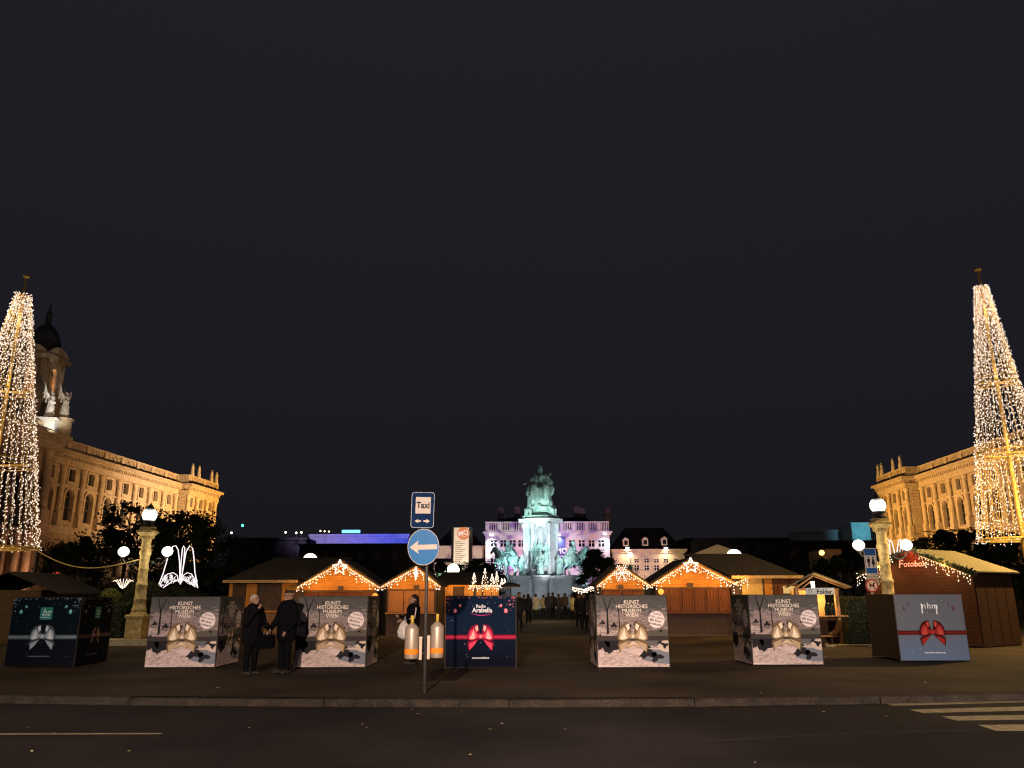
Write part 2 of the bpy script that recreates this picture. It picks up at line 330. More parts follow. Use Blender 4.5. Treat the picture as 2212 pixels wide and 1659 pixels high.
def design(kind, M, w, parent, tone=1.0, side=False):
    """prints one poster: sheet (part) with lettering, ribbon bow and badge as sub-parts; M at the lower left of the face"""
    h = BH-.04; t = 'side_' if side else ''
    wx = w/1.72
    base = MB()
    def mk(): return MB()
    rnd = random.Random(3)
    if kind == 'museum':
        base.sheet(rect(0, w, 0, h), snow_print(), M, .004)
        dk, gr, ol = INK('dark', (.022, .02, .024)), INK('grey', (.12, .12, .125)), INK('olive', (.10, .09, .075)); pk = mat('ink_snow', (.66, .52, .49), .7, c2=(.26, .195, .18), spec=.02, scale=9, stretch=(1, 1, 3)); cr = INK('cream', (.55, .44, .36))
        X = lambda L: [(x*w, y*h) for x, y in L]
        base.sheet(X([(0, .03), (.5, .0), (1, .0), (1, .04), (.62, .14), (.36, .24), (.12, .27), (0, .25)]), pk, M, .006)
        base.sheet(X([(.62, .10), (.82, .05), (1, .04), (1, .24), (.86, .27), (.70, .27), (.66, .2)]), INK('ice', (.17, .18, .22)), M, .008)
        base.sheet(X([(.68, .50), (1, .52), (1, .43), (.68, .42)]), ol, M, .006); base.sheet(X([(.66, .41), (1, .42), (1, .31), (.7, .29)]), gr, M, .006)
        base.sheet(X([(.0, .56), (.1, .55), (.16, .49), (0, .485)]), pk, M, .006); base.sheet(X([(.84, .29), (1, .42), (1, .2), (.9, .22)]), cr, M, .009)
        base.sheet(X([(.70, .25), (.80, .27), (.95, .255), (.93, .235), (.8, .24)]), cr, M, .012)
        base.sheet(X([(.0, .44), (.09, .42), (.27, .4), (.3, .3), (.2, .29), (.14, .22), (.1, .2), (.05, .32), (0, .34)]), dk, M, .008)
        def limb(p, a, L, r, d):
            q = (p[0]+L*math.cos(a), p[1]+L*math.sin(a)); nx, ny = -math.sin(a), math.cos(a)
            base.sheet([(p[0]-nx*r, p[1]-ny*r), (p[0]+nx*r, p[1]+ny*r), (q[0]+nx*r*.6, q[1]+ny*r*.6), (q[0]-nx*r*.6, q[1]-ny*r*.6)], dk, M, .010+.0004*d)
            if d < 4 and L > .05:
                for s in (-1, 1):
                    if q[1] < h-.05: limb(q, a+s*rnd.uniform(.25, .55), L*rnd.uniform(.55, .75), r*.55, d+1)
        for bx, by, bs in ((.06, .33, .19), (.19, .27, .15), (.29, .36, .12), (.70, .2, .17), (.82, .14, .13), (.95, .3, .08), (.45, .55, .07), (.55, .6, .05), (.88, .34, .05), (.08, .62, .06), (.24, .58, .07), (.66, .55, .05), (.9, .5, .04)):
            q = [(bx*w+bs*rr__*math.cos(aa), by*h+bs*rr__*.8*math.sin(aa)) for aa, rr__ in ((k*2*math.pi/26, rnd.uniform(.72, 1.12)*(1+.35*math.sin(3*k*2*math.pi/26+bx*40))) for k in range(26))]
            base.sheet([(min(w-.005, max(.005, x)), max(.01, y)) for x, y in q], dk, M, .0095)
        limb((.15*w, .46*h), 1.57, .52, .028, 0); limb((.32*w, .5*h), 1.6, .5, .015, 1)
        po = base.build(t+'poster', parent)
        l = MB(); cm = INK('cream_letter', (.85, .72, .62))
        for i, (s, sz) in enumerate((('KUNST', .12), ('HISTORISCHES', .12), ('MUSEUM', .12), ('WIEN', .12))):
            text(l, M, s, .5*w, h*(.885-.062*i), sz, cm, .014, sx=1.0*wx, bold=.010)
        l.build(t+'lettering', po)
        r = MB(); g1, g2, g3 = INK('gold_dark', (.17, .11, .06)), INK('gold', (.46, .33, .21)), INK('gold_light', (.86, .70, .54))
        r.sheet(rect(0, w, .365*h, .43*h), INK('band', (.05, .04, .04)), M, .013)
        bow(r, M, .5*w, .43*h, 1.98*wx if not side else 1.3*wx, g1, g2, g3, .016)
        r.sheet([(.40*w, .30*h), (.5*w, .365*h), (.60*w, .30*h), (.565*w, .25*h), (.5*w, .31*h), (.435*w, .25*h)], g2, M, .036); r.sheet([(.435*w, .295*h), (.5*w, .345*h), (.565*w, .295*h), (.5*w, .325*h)], g3, M, .039)
        r.build(t+'ribbon_bow', po)
        k = MB(); dc = INK('badge', (.80, .68, .67)); k.sheet(circ(.845*w, .66*h, .2*wx, 28, 1/wx if side else 1), dc, M, .02)
        tm = INK('badge_text', (.07, .05, .06))
        for i, (s, b) in enumerate((('Einfach', 0), ('Mehr sehen', 0), ('Mit Ihrer', .02), ('Jahreskarte', .02))):
            text(k, M, s, (.86-.015*i)*w, (.725-.047*i)*h, .075, tm, .023, rot=-.2, sx=wx, bold=b)
        k.build(t+'badge', po); return
    cfg = {'newspaper': (blue_print('night_print', (.008, .010, .016), (.006, .012, .016), .2), (.09, .12, .13), (.45, .54, .58), (.85, .90, .92), (.16, .5, .52)),
           'radio': (blue_print('navy_print', (.004, .005, .012), (.006, .014, .035), .3), (.22, .008, .035), (.85, .06, .13), (.95, .45, .42), (.8, .16, .22)),
           'natural': (blue_print('frost_print', (.10, .15, .26), (.12, .13, .16), .7), (.055, .008, .009), (.30, .025, .022), (.46, .06, .045), (.08, .03, .06))}[kind]
    if side and kind == 'newspaper': cfg = (cfg[0], (.09, .05, .045), (.30, .18, .15), (.5, .33, .28), (.42, .26, .22))
    base.sheet(rect(0, w, 0, h), cfg[0], M, .004)
    wh = INK('star', (.55, .6, .66)); bl = INK('bauble_'+kind+t, cfg[4]); bh = INK('bauble_light_'+kind+t, tuple(min(.9, c*1.6+.06) for c in cfg[4]))
    for i in range(70 if kind == 'natural' else 46):
        x, y = rnd.uniform(.03, .97)*w, rnd.uniform(.12, .97)*h; r = rnd.choice((.003, .004, .005, .008))
        base.sheet([(x-r, y), (x, y-r*1.2), (x+r, y), (x, y+r*1.2)], wh, M, .006)
    for i in range(90):                      # glitter twigs in the upper corners
        sx = rnd.choice((0, 1)); e = abs(rnd.gauss(0, .045)); x = e if sx == 0 else 1-e; y = 1-abs(rnd.gauss(0, .10))
        if rnd.random() < .4: x = rnd.random(); y = 1-abs(rnd.gauss(0, .012))
        if x < 0 or y < .6: continue
        a = rnd.uniform(0, 3.1); L = rnd.uniform(.008, .028); base.sheet([(x*w-L*math.cos(a), min(h-.01, y*h-.01)-.004), (x*w+L*math.cos(a), min(h-.01, y*h-.01)+L*math.sin(a)*.3), (x*w, min(h-.02, y*h-.02)-L*.6)], INK('glitter_'+kind, tuple(.5*c+.14 for c in cfg[2])), M, .007)
    for x, y, r in ((.13, .79, .032), (.2, .865, .024), (.86, .79, .036), (.79, .865, .024)):
        base.sheet(circ(x*w, y*h, r*1.25*(wx if side else 1), 16, 1.25), bl, M, .008); base.sheet(circ(x*w+.008*wx, y*h+.008, r*.75*(wx if side else 1), 12, 1.25), bh, M, .011)
    po = base.build(t+'poster', parent)
    r = MB(); d1, d2, d3 = (INK('ribbon%d_%s%s' % (i, kind, t), cfg[1+i]) for i in range(3))
    r.sheet(rect(0, w, .385*h, .45*h), d1, M, .013); r.sheet(rect(0, w, .40*h, .435*h), INK('ribbon_mid_'+kind+t, tuple(.5*(a+b)*.8 for a, b in zip(cfg[1], cfg[2]))), M, .015)
    bow(r, M, .5*w, .43*h, (1.72 if not side else 1.3)*wx, d1, d2, d3, .018); r.build(t+'ribbon_bow', po)
    l = MB(); lw = INK('white_letter', (.85, .85, .88))
    if kind == 'newspaper':
        tg = INK('teal', (.04, .28, .22)); l.sheet(rect(.42*w, .6*w, .675*h, .855*h), tg, M, .013)
        for x0, x1, y0, y1 in ((.43, .59, .845, .85), (.43, .59, .68, .685), (.425, .43, .68, .85), (.59, .595, .68, .85)): l.sheet(rect(x0*w, x1*w, y0*h, y1*h), INK('teal_line', (.12, .4, .35)), M, .016)
        text(l, M, 'bz', .505*w, .735*h, .24*wx, INK('mint', (.7, .9, .82)), .017, shear=.35, bold=.01)
        for i in range(9): l.sheet(rect((.44+.014*i)*w, (.45+.014*i)*w, .70*h, .715*h), INK('mint', (.7, .9, .82)), M, .017)
        l.sheet(rect(.32*w, .64*w, .13*h, .145*h), INK('pale_line', (.13, .16, .17)), M, .013)
    elif kind == 'radio':
        text(l, M, 'Radio', .5*w, .835*h, .105, lw, .013, bold=.015, sx=.95); text(l, M, 'Arabella', .52*w, .77*h, .15, lw, .013, bold=.02, sx=.95)
        cv = INK('magenta', (.5, .04, .22)); A = [(.33+.36*k/12, .765-.035*math.sin(math.pi*k/12)) for k in range(13)]
        l.sheet([(x*w, y*h) for x, y in A]+[(x*w, (y-.012*math.sin(math.pi*(x-.33)/.36))*h) for x, y in reversed(A)], cv, M, .011)
        text(l, M, 'www.arabella.at', .5*w, .115*h, .062, lw, .013, bold=.01)
    else:
        for x, s in ((.455, 'n'), (.53, 'h'), (.615, 'm')): text(l, M, s, (x-.03)*w, .785*h, .215, lw, .013, bold=.0)
        l.sheet(rect(.385*w, .400*w, .71*h, .86*h), lw, M, .013); l.sheet(rect(.60*w, .615*w, .70*h, .84*h), lw, M, .013)
        for i in range(3): l.sheet(circ((.45+.05*i)*w, .745*h, .016, 8), INK('bauble_natural', (.08, .03, .06)), M, .013)
        text(l, M, 'www.nhm-wien.ac.at', .5*w, .105*h, .062, lw, .013, bold=.015)
    l.build(t+'lettering', po)
def cube(kind, uL, uR, v, label, sides, rz=0, w=None):
    a = G(uL, v); b = G(uR, v); Y = (a.y+b.y)/2; a = P(uL, v, Y); b = P(uR, v, Y)
    c = (a+b)/2; t = T('poster_cube', label, 'advertising cube', (c.x, Y, 0), rz, 'gift wrapped poster cubes along the pavement')
    w = (b-a).length
    k = MB(); k.box(-w/2+.015, w/2-.015, .0, BD, .05, BH-.03, BODY)
    k.build('cube_body', t)
    k = MB()
    for x in (-w/2, w/2-.025):
        for y in (-.01, BD-.01): k.box(x, x+.025, y, y+.025, 0, BH, BODY)
    for y in (-.012, BD-.008): k.box(-w/2+.026, w/2-.026, y, y+.02, BH-.035, BH+.004, BODY); k.box(-w/2+.026, w/2-.026, y+.003, y+.02, .02, .05, BODY)
    for x in (-w/2-.002, w/2-.018): k.box(x, x+.02, .016, BD-.011, BH-.036, BH+.003, BODY)
    k.build('edge_frame', t)
    design(kind, front(-w/2+.02, -.016, .03), w-.04, t)
    if sides > 0: design(kind, Matrix.Translation((w/2, .01, .03)) @ Matrix(((0, 0, 1), (1, 0, 0), (0, 1, 0))).to_4x4(), BD-.03, t, side=True)
    if sides < 0: design(kind, Matrix.Translation((-w/2, BD-.02, .03)) @ Matrix(((0, 0, -1), (-1, 0, 0), (0, 1, 0))).to_4x4(), BD-.03, t, side=True)
    return t
cube('newspaper', 8, 160, 1441, 'dark poster cube with silver bow and teal bz square', 1)
cube('museum', 311, 465, 1443.5, 'snowy museum poster cube with gold bow left of the two standing people', 1)
cube('museum', 634.5, 790, 1443.5, 'snowy museum poster cube with gold bow just right of the two standing people', 1)
cube('radio', 960, 1116, 1443.5, 'navy poster cube with red bow and Radio Arabella lettering', 1)
cube('museum', 1290.5, 1448, 1443.5, 'snowy museum poster cube with gold bow in front of the snowflake hut', -1)
cube('museum', 1626, 1780, 1438, 'snowy museum poster cube with gold bow beside the Folder kiosk', -1)
cube('natural', 1945, 2097, 1429, 'frosty blue poster cube with red bow and nhm lettering', 0)

# ---------------------------------------------------------------- taxi and arrow sign on its pole, litter bins
b = G(917, 1497); Yp = b.y
t = T('sign_pole', 'tall grey pole with blue Taxi sign above round blue arrow sign', 'traffic sign', (b.x, Yp, 0))
L = lambda u, v: P(u, v, Yp)-Vector((b.x, Yp, 0))
BLUE = mat('sign_blue', (.006, .14, .34), .35, spec=.6); BLUE2 = mat('arrow_sign_blue', (.001, .15, .42), .35, spec=.1)
SW = mat('sign_white', (.66, .56, .49), .5); BLK = mat('sign_black', (.015, .015, .017), .5)
zt = L(912, 1066).z
mb = MB(); mb.tube([(0, 0, 0), (-.02, 0, zt-.05)], .03, GREY, 12); mb.build('pole', t, True)
c = L(915.5, 1182); r = .5*(L(950, 1182).x-L(881, 1182).x)
mb = MB(); F = front(c.x, -.06, c.z) @ Matrix.Rotation(R(1.5), 4, 'Z')
mb.prism(circ(0, 0, r, 40, 1.13), -.02, GREY, F); mb.sheet(circ(0, 0, r*.985, 40, 1.13), SW, F, .003); mb.sheet(circ(0, 0, r*.955, 40, 1.13), BLUE2, F, .006)
q = r; mb.sheet([(-.86*q, 0), (-.30*q, .42*q), (-.36*q, .14*q), (.86*q, .14*q), (.86*q, -.16*q), (-.36*q, -.16*q), (-.28*q, -.42*q)], SW, F, .010)
mb.box(-.035, .035, -.04, .0, c.z-.15, c.z-.11, GREY); mb.box(-.035, .035, -.04, .0, c.z+.11, c.z+.15, GREY)
o = mb.build('arrow_sign', t); o['label'] = 'round blue sign with white arrow pointing left'
a, d = L(890, 1064), L(938, 1141)
mb = MB(); cx, cz, hw, hh = (a.x+d.x)/2, (a.z+d.z)/2, (d.x-a.x)/2, (a.z-d.z)/2; F = front(cx, -.06, cz) @ Matrix.Rotation(R(-.8), 4, 'Z')
def rr(hw, hh, r, n=5):
    return [(sx*(hw-r)+r*math.cos(a0+k*math.pi/2/n), sy*(hh-r)+r*math.sin(a0+k*math.pi/2/n)) for sx, sy, a0 in ((1, 1, 0), (-1, 1, math.pi/2), (-1, -1, math.pi), (1, -1, 1.5*math.pi)) for k in range(n+1)]
mb.prism(rr(hw, hh, .05), -.02, GREY, F); mb.sheet(rr(hw*.985, hh*.99, .045), mat('sign_rim', (.35, .4, .5), .4), F, .003)
mb.sheet(rr(hw*.94, hh*.96, .04), mat('taxi_blue', (.004, .022, .085), .6, spec=.05), F, .006)
mb.sheet(rect(-.62*hw, .68*hw, -.2*hh, .72*hh), SW, F, .010); text(mb, F, 'Taxi', .03*hw, .10*hh, .76*hw, BLK, .014, sx=.86, bold=.03)
for s in (1, -1):
    mb.sheet([(s*.66*hw, -.62*hh+0), (s*.34*hw, -.50*hh), (s*.36*hw, -.575*hh), (s*.1*hw, -.575*hh), (s*.1*hw, -.665*hh), (s*.36*hw, -.665*hh), (s*.34*hw, -.74*hh)], SW, F, .010)
mb.box(-.035, .035, -.04, .0, cz-.15, cz-.11, GREY); mb.box(-.035, .035, -.04, .0, cz+.1, cz+.14, GREY)
o = mb.build('taxi_sign', t); o['label'] = 'blue Taxi sign with two small arrows'
ALU = mat('brushed_bin_metal', (.40, .32, .25), .42, .15, 30, metal=.35); ORG = mat('orange_band', (.85, .24, .02), .55); YEL = mat('yellow_tube', (.55, .36, .06), .6)
def bin_(u0, u1, v0, v1, label, rz):
    p0, p1 = P(u0, v1, Yp), P(u1, v1, Yp); z1 = P(u0, v0, Yp).z; x = (p0.x+p1.x)/2; r = (p1.x-p0.x)/2
    t = T('litter_bin', label, 'litter bin', (x, Yp-.02, p0.z), rz, 'bins hanging on the sign pole'); h = (z1-p0.z)*.84
    mb = MB(); mb.lathe([(r*.9, 0), (r*.97, .012), (r, .03), (r, h*.84), (r*.97, h*.86), (r*.9, h*.89), (r*.55, h*.965), (r*.30, h), (r*.25, h)], ALU, n=28); mb.build('body', t, True)
    mb = MB(); mb.lathe([(r*1.012, h*.13), (r*1.016, h*.135), (r*1.016, h*.275), (r*1.012, h*.28)], ORG, n=28); mb.build('orange_band', t, True)
    mb = MB(); mb.lathe([(r*.24, h-.02), (r*.24, h+.13), (r*.21, h+.135)], YEL, n=14); mb.build('ash_tube', t, True)
    mb = MB(); s = 1 if x < b.x else -1
    for z in (.15, .6): mb.bar((s*r*.9, .05, h*z), (b.x-x+.0, .03, h*z), .04, .03, IRON)
    mb.box(s*r*1.06, s*(r*1.06+.05), -.02, .03, -.02, h*.62, ALU); mb.build('bracket', t)
    return t
bin_(873.5, 904, 1332, 1423, 'silver litter bin with yellow tube left of the sign pole', .1)
bin_(929.5, 958, 1328, 1421, 'silver litter bin with yellow tube right of the sign pole', 0)

# ---------------------------------------------------------------- globe lamp columns
GLOBE = glow('opal_globe', (1, .86, .72), 5, True); GLOBET = mat('clear_globe', (.75, .85, .8), .08, em=(.75, .9, .8), es=.35, spec=.5, alpha=.5)
CREAM = mat('cream_stone', (.58, .44, .20), .9, .3, 9, c2=(.22, .16, .07), bump=.8)
def column_lamp(u, vb, Y, label, cool=False):
    x = P(u, vb, Y).x; t = T('globe_lamp', label, 'street lamp', (x, Y, 0), 0, 'stone lamp columns with three globes')
    mb = MB(); mb.lathe([(.52, 0), (.52, .14), (.46, .16), (.44, .2)], CREAM, n=4, sq=True)
    mb.lathe([(.36, .2), (.36, .9), (.42, .93), (.42, 1.0), (.36, 1.03)], CREAM, n=4, sq=True); mb.lathe([(.36, 1.03), (.33, 1.1), (.30, 1.12)], CREAM, n=20); mb.build('plinth', t)
    mb = MB(); mb.lathe([(.30, 1.12), (.32, 1.2), (.27, 1.28), (.245, 1.5), (.265, 1.52), (.265, 1.6), (.24, 1.62), (.235, 2.0), (.255, 2.02), (.255, 2.1), (.22, 2.12), (.20, 2.55), (.22, 2.58), (.22, 2.65), (.20, 2.68), (.215, 3.1), (.25, 3.13), (.25, 3.25), (.21, 3.28), (.2, 3.62), (.22, 3.66), (.235, 3.7)], CREAM, n=20); mb.build('shaft', t, True)
    mb = MB(); mb.lathe([(.235, 3.7), (.24, 3.8), (.36, 3.92), (.36, 3.98), (.28, 4.0), (.26, 4.12)], CREAM, n=4, sq=True); mb.build('capital', t)
    mb = MB(); mb.lathe([(.2, 4.12), (.24, 4.16), (.15, 4.24), (.22, 4.32), (.24, 4.36)], IRON, n=14); mb.build('globe_mount', t, True); mb = MB(); mb.lathe([(.10, 4.74), (.15, 4.78), (.12, 4.86), (.04, 4.95), (.0, 5.02)], IRON, n=12); mb.build('finial', t, True)
    g = MB(); g.ball((0, 0, 4.56), .265, GLOBET, 28, 18); g.build('clear_globe', t, True)
    l = MB(); l.lathe([(.17, 4.36), (.20, 4.42), (.13, 4.58), (.05, 4.66), (.0, 4.68)], glow('lamp_core', (1, .93, .85), 9, True), n=16); l.build('lamp_core', t, True)
    light('POINT', (0, -.0, 4.56), 90, (1, .88, .68), t, .3)
    for s in (-1, 1):
        pt = [(s*.2, 0, 2.9)]+[(s*(.3+.47*k/8), 0, 2.88-.14*math.sin(math.pi*k/8)+.06*k/8) for k in range(9)]+[(s*.80, 0, 3.02)]
        a = MB(); a.tube(pt, .022, IRON, 8); a.tube([(s*.35, 0, 2.86), (s*.45, 0, 3.0), (s*.6, 0, 2.98)], .015, IRON, 6); a.ball((s*.3, 0, 2.84), .07, IRON); a.lathe([(.05, 3.0), (.10, 3.04), (.10, 3.06)], IRON, (s*.80, 0, 0), 12)
        a.build('arm', t, True)
        g = MB(); g.ball((s*.80, 0, 3.24), .19, GLOBE, 20, 14, (1, 1, .92)); g.build('side_globe', t, True)
        light('POINT', (s*.80, -.32, 3.1), 50, (1, .84, .56), t, .25)
    for o in t.children:
        if o.type == 'MESH' and o.name.split('.')[0] in ('shaft', 'capital', 'plinth'):
            for v in o.data.vertices: v.co.x *= .8; v.co.y *= .8
    return t
lc = column_lamp(292, 1390, 29.6, 'cream stone lamp column with three globes beside the dark poster cube on the left')
rc = column_lamp(1932, 1390, 27.2, 'cream stone lamp column with three globes behind the toilet sign')

# ---------------------------------------------------------------- light cones
def light_cone(tip, top, bot, ubot, Y, label, left):
    t0, b0 = P(*tip, Y), P(*bot, Y); x = t0.x; zb, zt, ztip = b0.z, P(*top, Y).z, t0.z
    rb = abs(P(ubot, bot[1], Y).x-x)*.85; rt = abs(P(*top, Y).x-x)*.87
    t = T('light_cone', label, 'light decoration', (x, Y, 0), 0, 'giant cones of hanging fairy lights')
    mb = MB(); mb.tube([(0, 0, 0), (0, 0, ztip)], [.09, .06], GOLDW, 12); mb.lathe([(.05, ztip-.1), (.15, ztip), (.15, ztip+.04), (.04, ztip+.08)], GOLDW, n=12); mb.build('mast', t, True)
    z1, z2 = zb+.31*(zt-zb), zb+.60*(zt-zb)
    for z in (zb, z1, z2, zt):
        r = rb+(rt-rb)*(z-zb)/(zt-zb); mb = MB()
        for dz in ((0, .22) if z not in (zb, zt) else (0,)):
            mb.tube([(r*math.cos(2*math.pi*k/32), r*math.sin(2*math.pi*k/32), z+dz) for k in range(33)], .045 if z == zb else .025, GOLDW, 6)
        for k in range(6):
            a = k*math.pi/3; mb.bar((.1*math.cos(a), .1*math.sin(a), z), (r*math.cos(a), r*math.sin(a), z), .05, .05, GOLDW)
        mb.build('hoop', t)
    N = 36; rd = random.Random(5+left)
    for k in range(N):
        a = 2*math.pi*(k+.3*rd.random())/N; ca, sa = math.cos(a), math.sin(a); mb = MB()
        mb.tube([(rt*ca, rt*sa, zt), (rb*ca, rb*sa, zb-.05)], .012, GOLDW, 3, False); z = zt
        while z > zb-.1:
            r = rb+(rt-rb)*(z-zb)/(zt-zb)
            for j in range(2 if rd.random() < .5 else 1):
                p = (r*ca+rd.uniform(-.07, .07), r*sa+rd.uniform(-.07, .07), z+rd.uniform(-.1, .1)); w = rd.uniform(.017, .026)
                mb.add([(p[0]-w, p[1], p[2]-w), (p[0], p[1]-w, p[2]-w), (p[0]+w, p[1], p[2]-w*.8), (p[0], p[1]+w, p[2]-w), (p[0]+w*.3, p[1], p[2]+w*1.1)], [(0, 1, 4), (1, 2, 4), (2, 3, 4), (3, 0, 4), (3, 2, 1, 0)], BULB)
            z -= .13
        mb.build('light_string', t)
    for i in range(4):
        z = zb+(zt-zb)*(.1+.27*i); r = rb+(rt-rb)*(z-zb)/(zt-zb); light('POINT', (0, -r*.5, z), 45, (1, .72, .40), t, .5)
    return t, zb, rb
CONE_L, zbl, rbl = light_cone((57, 598), (67, 640), (20, 1183), 88, 35, 'giant cone of fairy lights hung on a mast at the left edge', 1)
CONE_R, zbr, rbr = light_cone((2113, 583), (2133, 622), (2180, 1165), 2107, 33, 'giant cone of fairy lights hung on a mast at the right edge', 0)
a = Vector((CONE_L.location.x+rbl, 35, zbl)); b = Vector((lc.location.x-.2, 29.6, 2.95)); mb = MB()
mb.tube([a.lerp(b, k/16)+Vector((0, 0, -.55*math.sin(math.pi*k/16))) for k in range(17)], .022, mat('fairy_cable', (.5, .36, .14), .6), 6)
tag(mb.build('power_cable'), 'sagging cable from the left light cone to the lamp column', 'cable')
a = P(80, 1190, 34); mb = MB(); mb.tube([a, P(68, 1270, 34)], .03, GREY, 8); mb.build('stay_rod', None); tag(COL.objects['stay_rod'], 'thin grey rod below the left light cone', 'rod')

# ---------------------------------------------------------------- people
def skin(n): return mat('skin_'+n, (.27, .155, .10), .6)
def cloth(n, c, v=.25): return mat('cloth_'+n, c, .9, v, 14, bump=.3, spec=.02)
def person(label, x, y, h=1.7, rz=0, coat=(.03, .03, .035), pants=(.02, .02, .024), hair=(.05, .03, .02), sex='m', armL=None, armR=None, long=False, hat=None, hairlong=False, near=False, stride=.0, group=None, coatlen=.82, nm='', bulk=1.0):
    t = T('person', label, 'person', (x, y, 0), rz, group); s = h/1.72; V = lambda x, y, z: Vector((x*s, y*s, z*s))
    vx = .012 if near else .03; nm = nm or label[:12]; sh = .185 if sex == 'm' else .165
    armL = armL or [(-sh-.06, .0, 1.15), (-sh-.04, -.06, .90)]; armR = armR or [(sh+.06, .0, 1.15), (sh+.04, -.06, .90)]
    sk = []
    sk += [(V(0, .0, 1.40), V(0, -.01, 1.52), .06*s, .055*s), (V(0, .005, 1.62), V(0, -.02, 1.60), .098*s, .09*s), (V(0, -.045, 1.56), V(0, -.06, 1.53), .06*s, .045*s),
           (V(0, -.105, 1.61), V(0, -.125, 1.585), .014*s, .019*s), (V(-.045, -.09, 1.635), V(.045, -.09, 1.635), .02*s, .02*s), (V(-.03, -.1, 1.548), V(.03, -.1, 1.548), .013*s, .013*s)]
    for e in (-1, 1): sk.append((V(e*.095, .01, 1.61), V(e*.1, .015, 1.58), .022*s, .015*s))
    sk += [(V(0, 0, .95), V(0, 0, 1.36), .12*s, .14*s)]
    for e, A in ((-1, armL), (1, armR)):
        el, wr = V(*A[0]), V(*A[1]); d = (wr-el).normalized(); sp = V(e*sh, 0, 1.40)
        sk += [(sp, el, .05*s, .04*s), (el, wr, .038*s, .026*s)]
        pm = wr+d*.075*s; sk.append((wr, pm, .027*s, .034*s)); side = d.cross(Vector((0, 1, 0))); side = side.normalized() if side.length > .1 else Vector((1, 0, 0)); bend = side.cross(d)
        for i in range(4):
            o = (i-1.5)*.018*s; ln = (.07, .08, .075, .058)[i]*s; b0 = pm+side*o+d*.01*s; b1 = b0+d*ln*.5+bend*.008*s; b2 = b1+d*ln*.35+bend*.03*s
            if near: sk += [(b0, b1, .0105*s, .0095*s), (b1, b2, .0095*s, .008*s)]
        th = wr+d*.03*s-side*.03*s; sk.append((th, th+d*.05*s-side*.03*s+bend*.01*s, .013*s, .01*s))
        hp, kn, an = V(e*.09, 0, .9), V(e*.10, -.02+e*stride*.5, .49), V(e*.11, .0+e*stride, .09)
        sk += [(hp, kn, .075*s, .055*s), (kn, an, .05*s, .035*s)]
    blob('body', sk, vx, skin('a'), t)
    tr = []; shs = []
    for e in (-1, 1):
        hp, kn, an = V(e*.085, 0, .9), V(e*.10, -.02+e*stride*.5, .49), V(e*.11, .0+e*stride, .11)
        tr += [(hp, kn, .105*s, .078*s), (kn, an, .076*s, .062*s)]; shs += [(an+V(0, .02, -.055), an+V(e*.02, -.15, -.065), .048*s, .04*s)]
    tr.append((V(-.05, 0, .93), V(.05, 0, .93), .12*s, .12*s))
    blob('trousers', tr, max(vx, .02), cloth(nm+'p', pants), t, .004)
    blob('shoes', shs, max(vx, .015), mat('shoe_leather', (.03, .025, .022), .4), t)
    ct = [(V(0, 0, 1.36), V(0, 0, 1.05), .175*s, .165*s), (V(-sh*.8, 0, 1.385), V(sh*.8, 0, 1.385), .085*s, .085*s), (V(0, 0, 1.43), V(0, 0, 1.47), .075*s, .07*s)]
    for e in (-1, 1): ct.append((V(e*.07, 0, 1.2), V(e*.075, .0, coatlen), .13*s, .135*s))
    ct.append((V(0, 0, 1.1), V(0, 0, coatlen), .16*s, .15*s))
    for e, A in ((-1, armL), (1, armR)):
        el, wr = V(*A[0]), V(*A[1]); ct += [(V(e*sh, 0, 1.39), el, .078*s, .064*s), (el, wr, .062*s, .046*s)]
    ct = [(a_, b_, ra_*bulk, rb_*bulk) for a_, b_, ra_, rb_ in ct]
    blob('coat', ct, vx, cloth(nm+'c', coat), t, .012, 7)
    hr = [(V(0, .02, 1.64), V(0, .025, 1.66), .103*s, .09*s)]
    if hairlong: hr += [(V(0, .05, 1.62), V(0, .085, 1.38), .098*s, .075*s), (V(-.07, .02, 1.6), V(-.09, .03, 1.42), .04*s, .03*s), (V(.07, .02, 1.6), V(.09, .03, 1.42), .04*s, .03*s)]
    else: hr += [(V(0, .045, 1.6), V(0, .05, 1.56), .085*s, .06*s)]
    blob('hair', hr, max(vx, .014), mat('hair_%s' % nm, hair, .5, .3, 40), t, .006, 30)
    if hat: 
        mb = MB(); mb.lathe([(.108*s, 1.64*s), (.122*s, 1.645*s), (.122*s, 1.70*s), (.104*s, 1.705*s)], cloth(nm+'h', hat), (0, .015*s, 0), 20); mb.build('headband', t, True)
    if near:
        mb = MB()
        for e in (-1, 1): mb.ball(V(e*.034, -.098, 1.615), .011*s, BLK, 8, 6)
        mb.build('eyes', t)
    return t
p = G(538, 1459)
person('white haired person in a dark jacket raising a hand to the mouth', p.x, p.y, 1.67, R(55), (.005, .005, .006), (.004, .004, .005), (.36, .29, .22), 'f', [(-.27, -.10, 1.12), (-.1, -.24, 1.40)], [(.24, -.06, 1.13), (.20, -.34, .98)], near=True, coatlen=.76, nm='wh', bulk=1.16)
p = G(613, 1456)
person('person in a bulky dark jacket and pale headband holding a dark bag', p.x, p.y, 1.73, R(-35), (.0045, .0045, .006), (.004, .004, .005), (.05, .035, .03), 'm', [(-.31, .0, 1.14), (-.30, -.22, .93)], [(.27, .0, 1.13), (.20, -.16, .92)], hat=(.24, .14, .10), near=True, coatlen=.80, nm='hb', bulk=1.26)
p = P(577, 1385, 18.0)
t = T('shoulder_bag', 'dark bag held between the two standing people', 'bag', (p.x, p.y, .55)); mb = MB(); mb.prism(rr(.17, .14, .05), .12, mat('bag_nylon', (.003, .003, .004), .9, spec=0), front(0, 0, .15)); mb.build('bag_body', t)
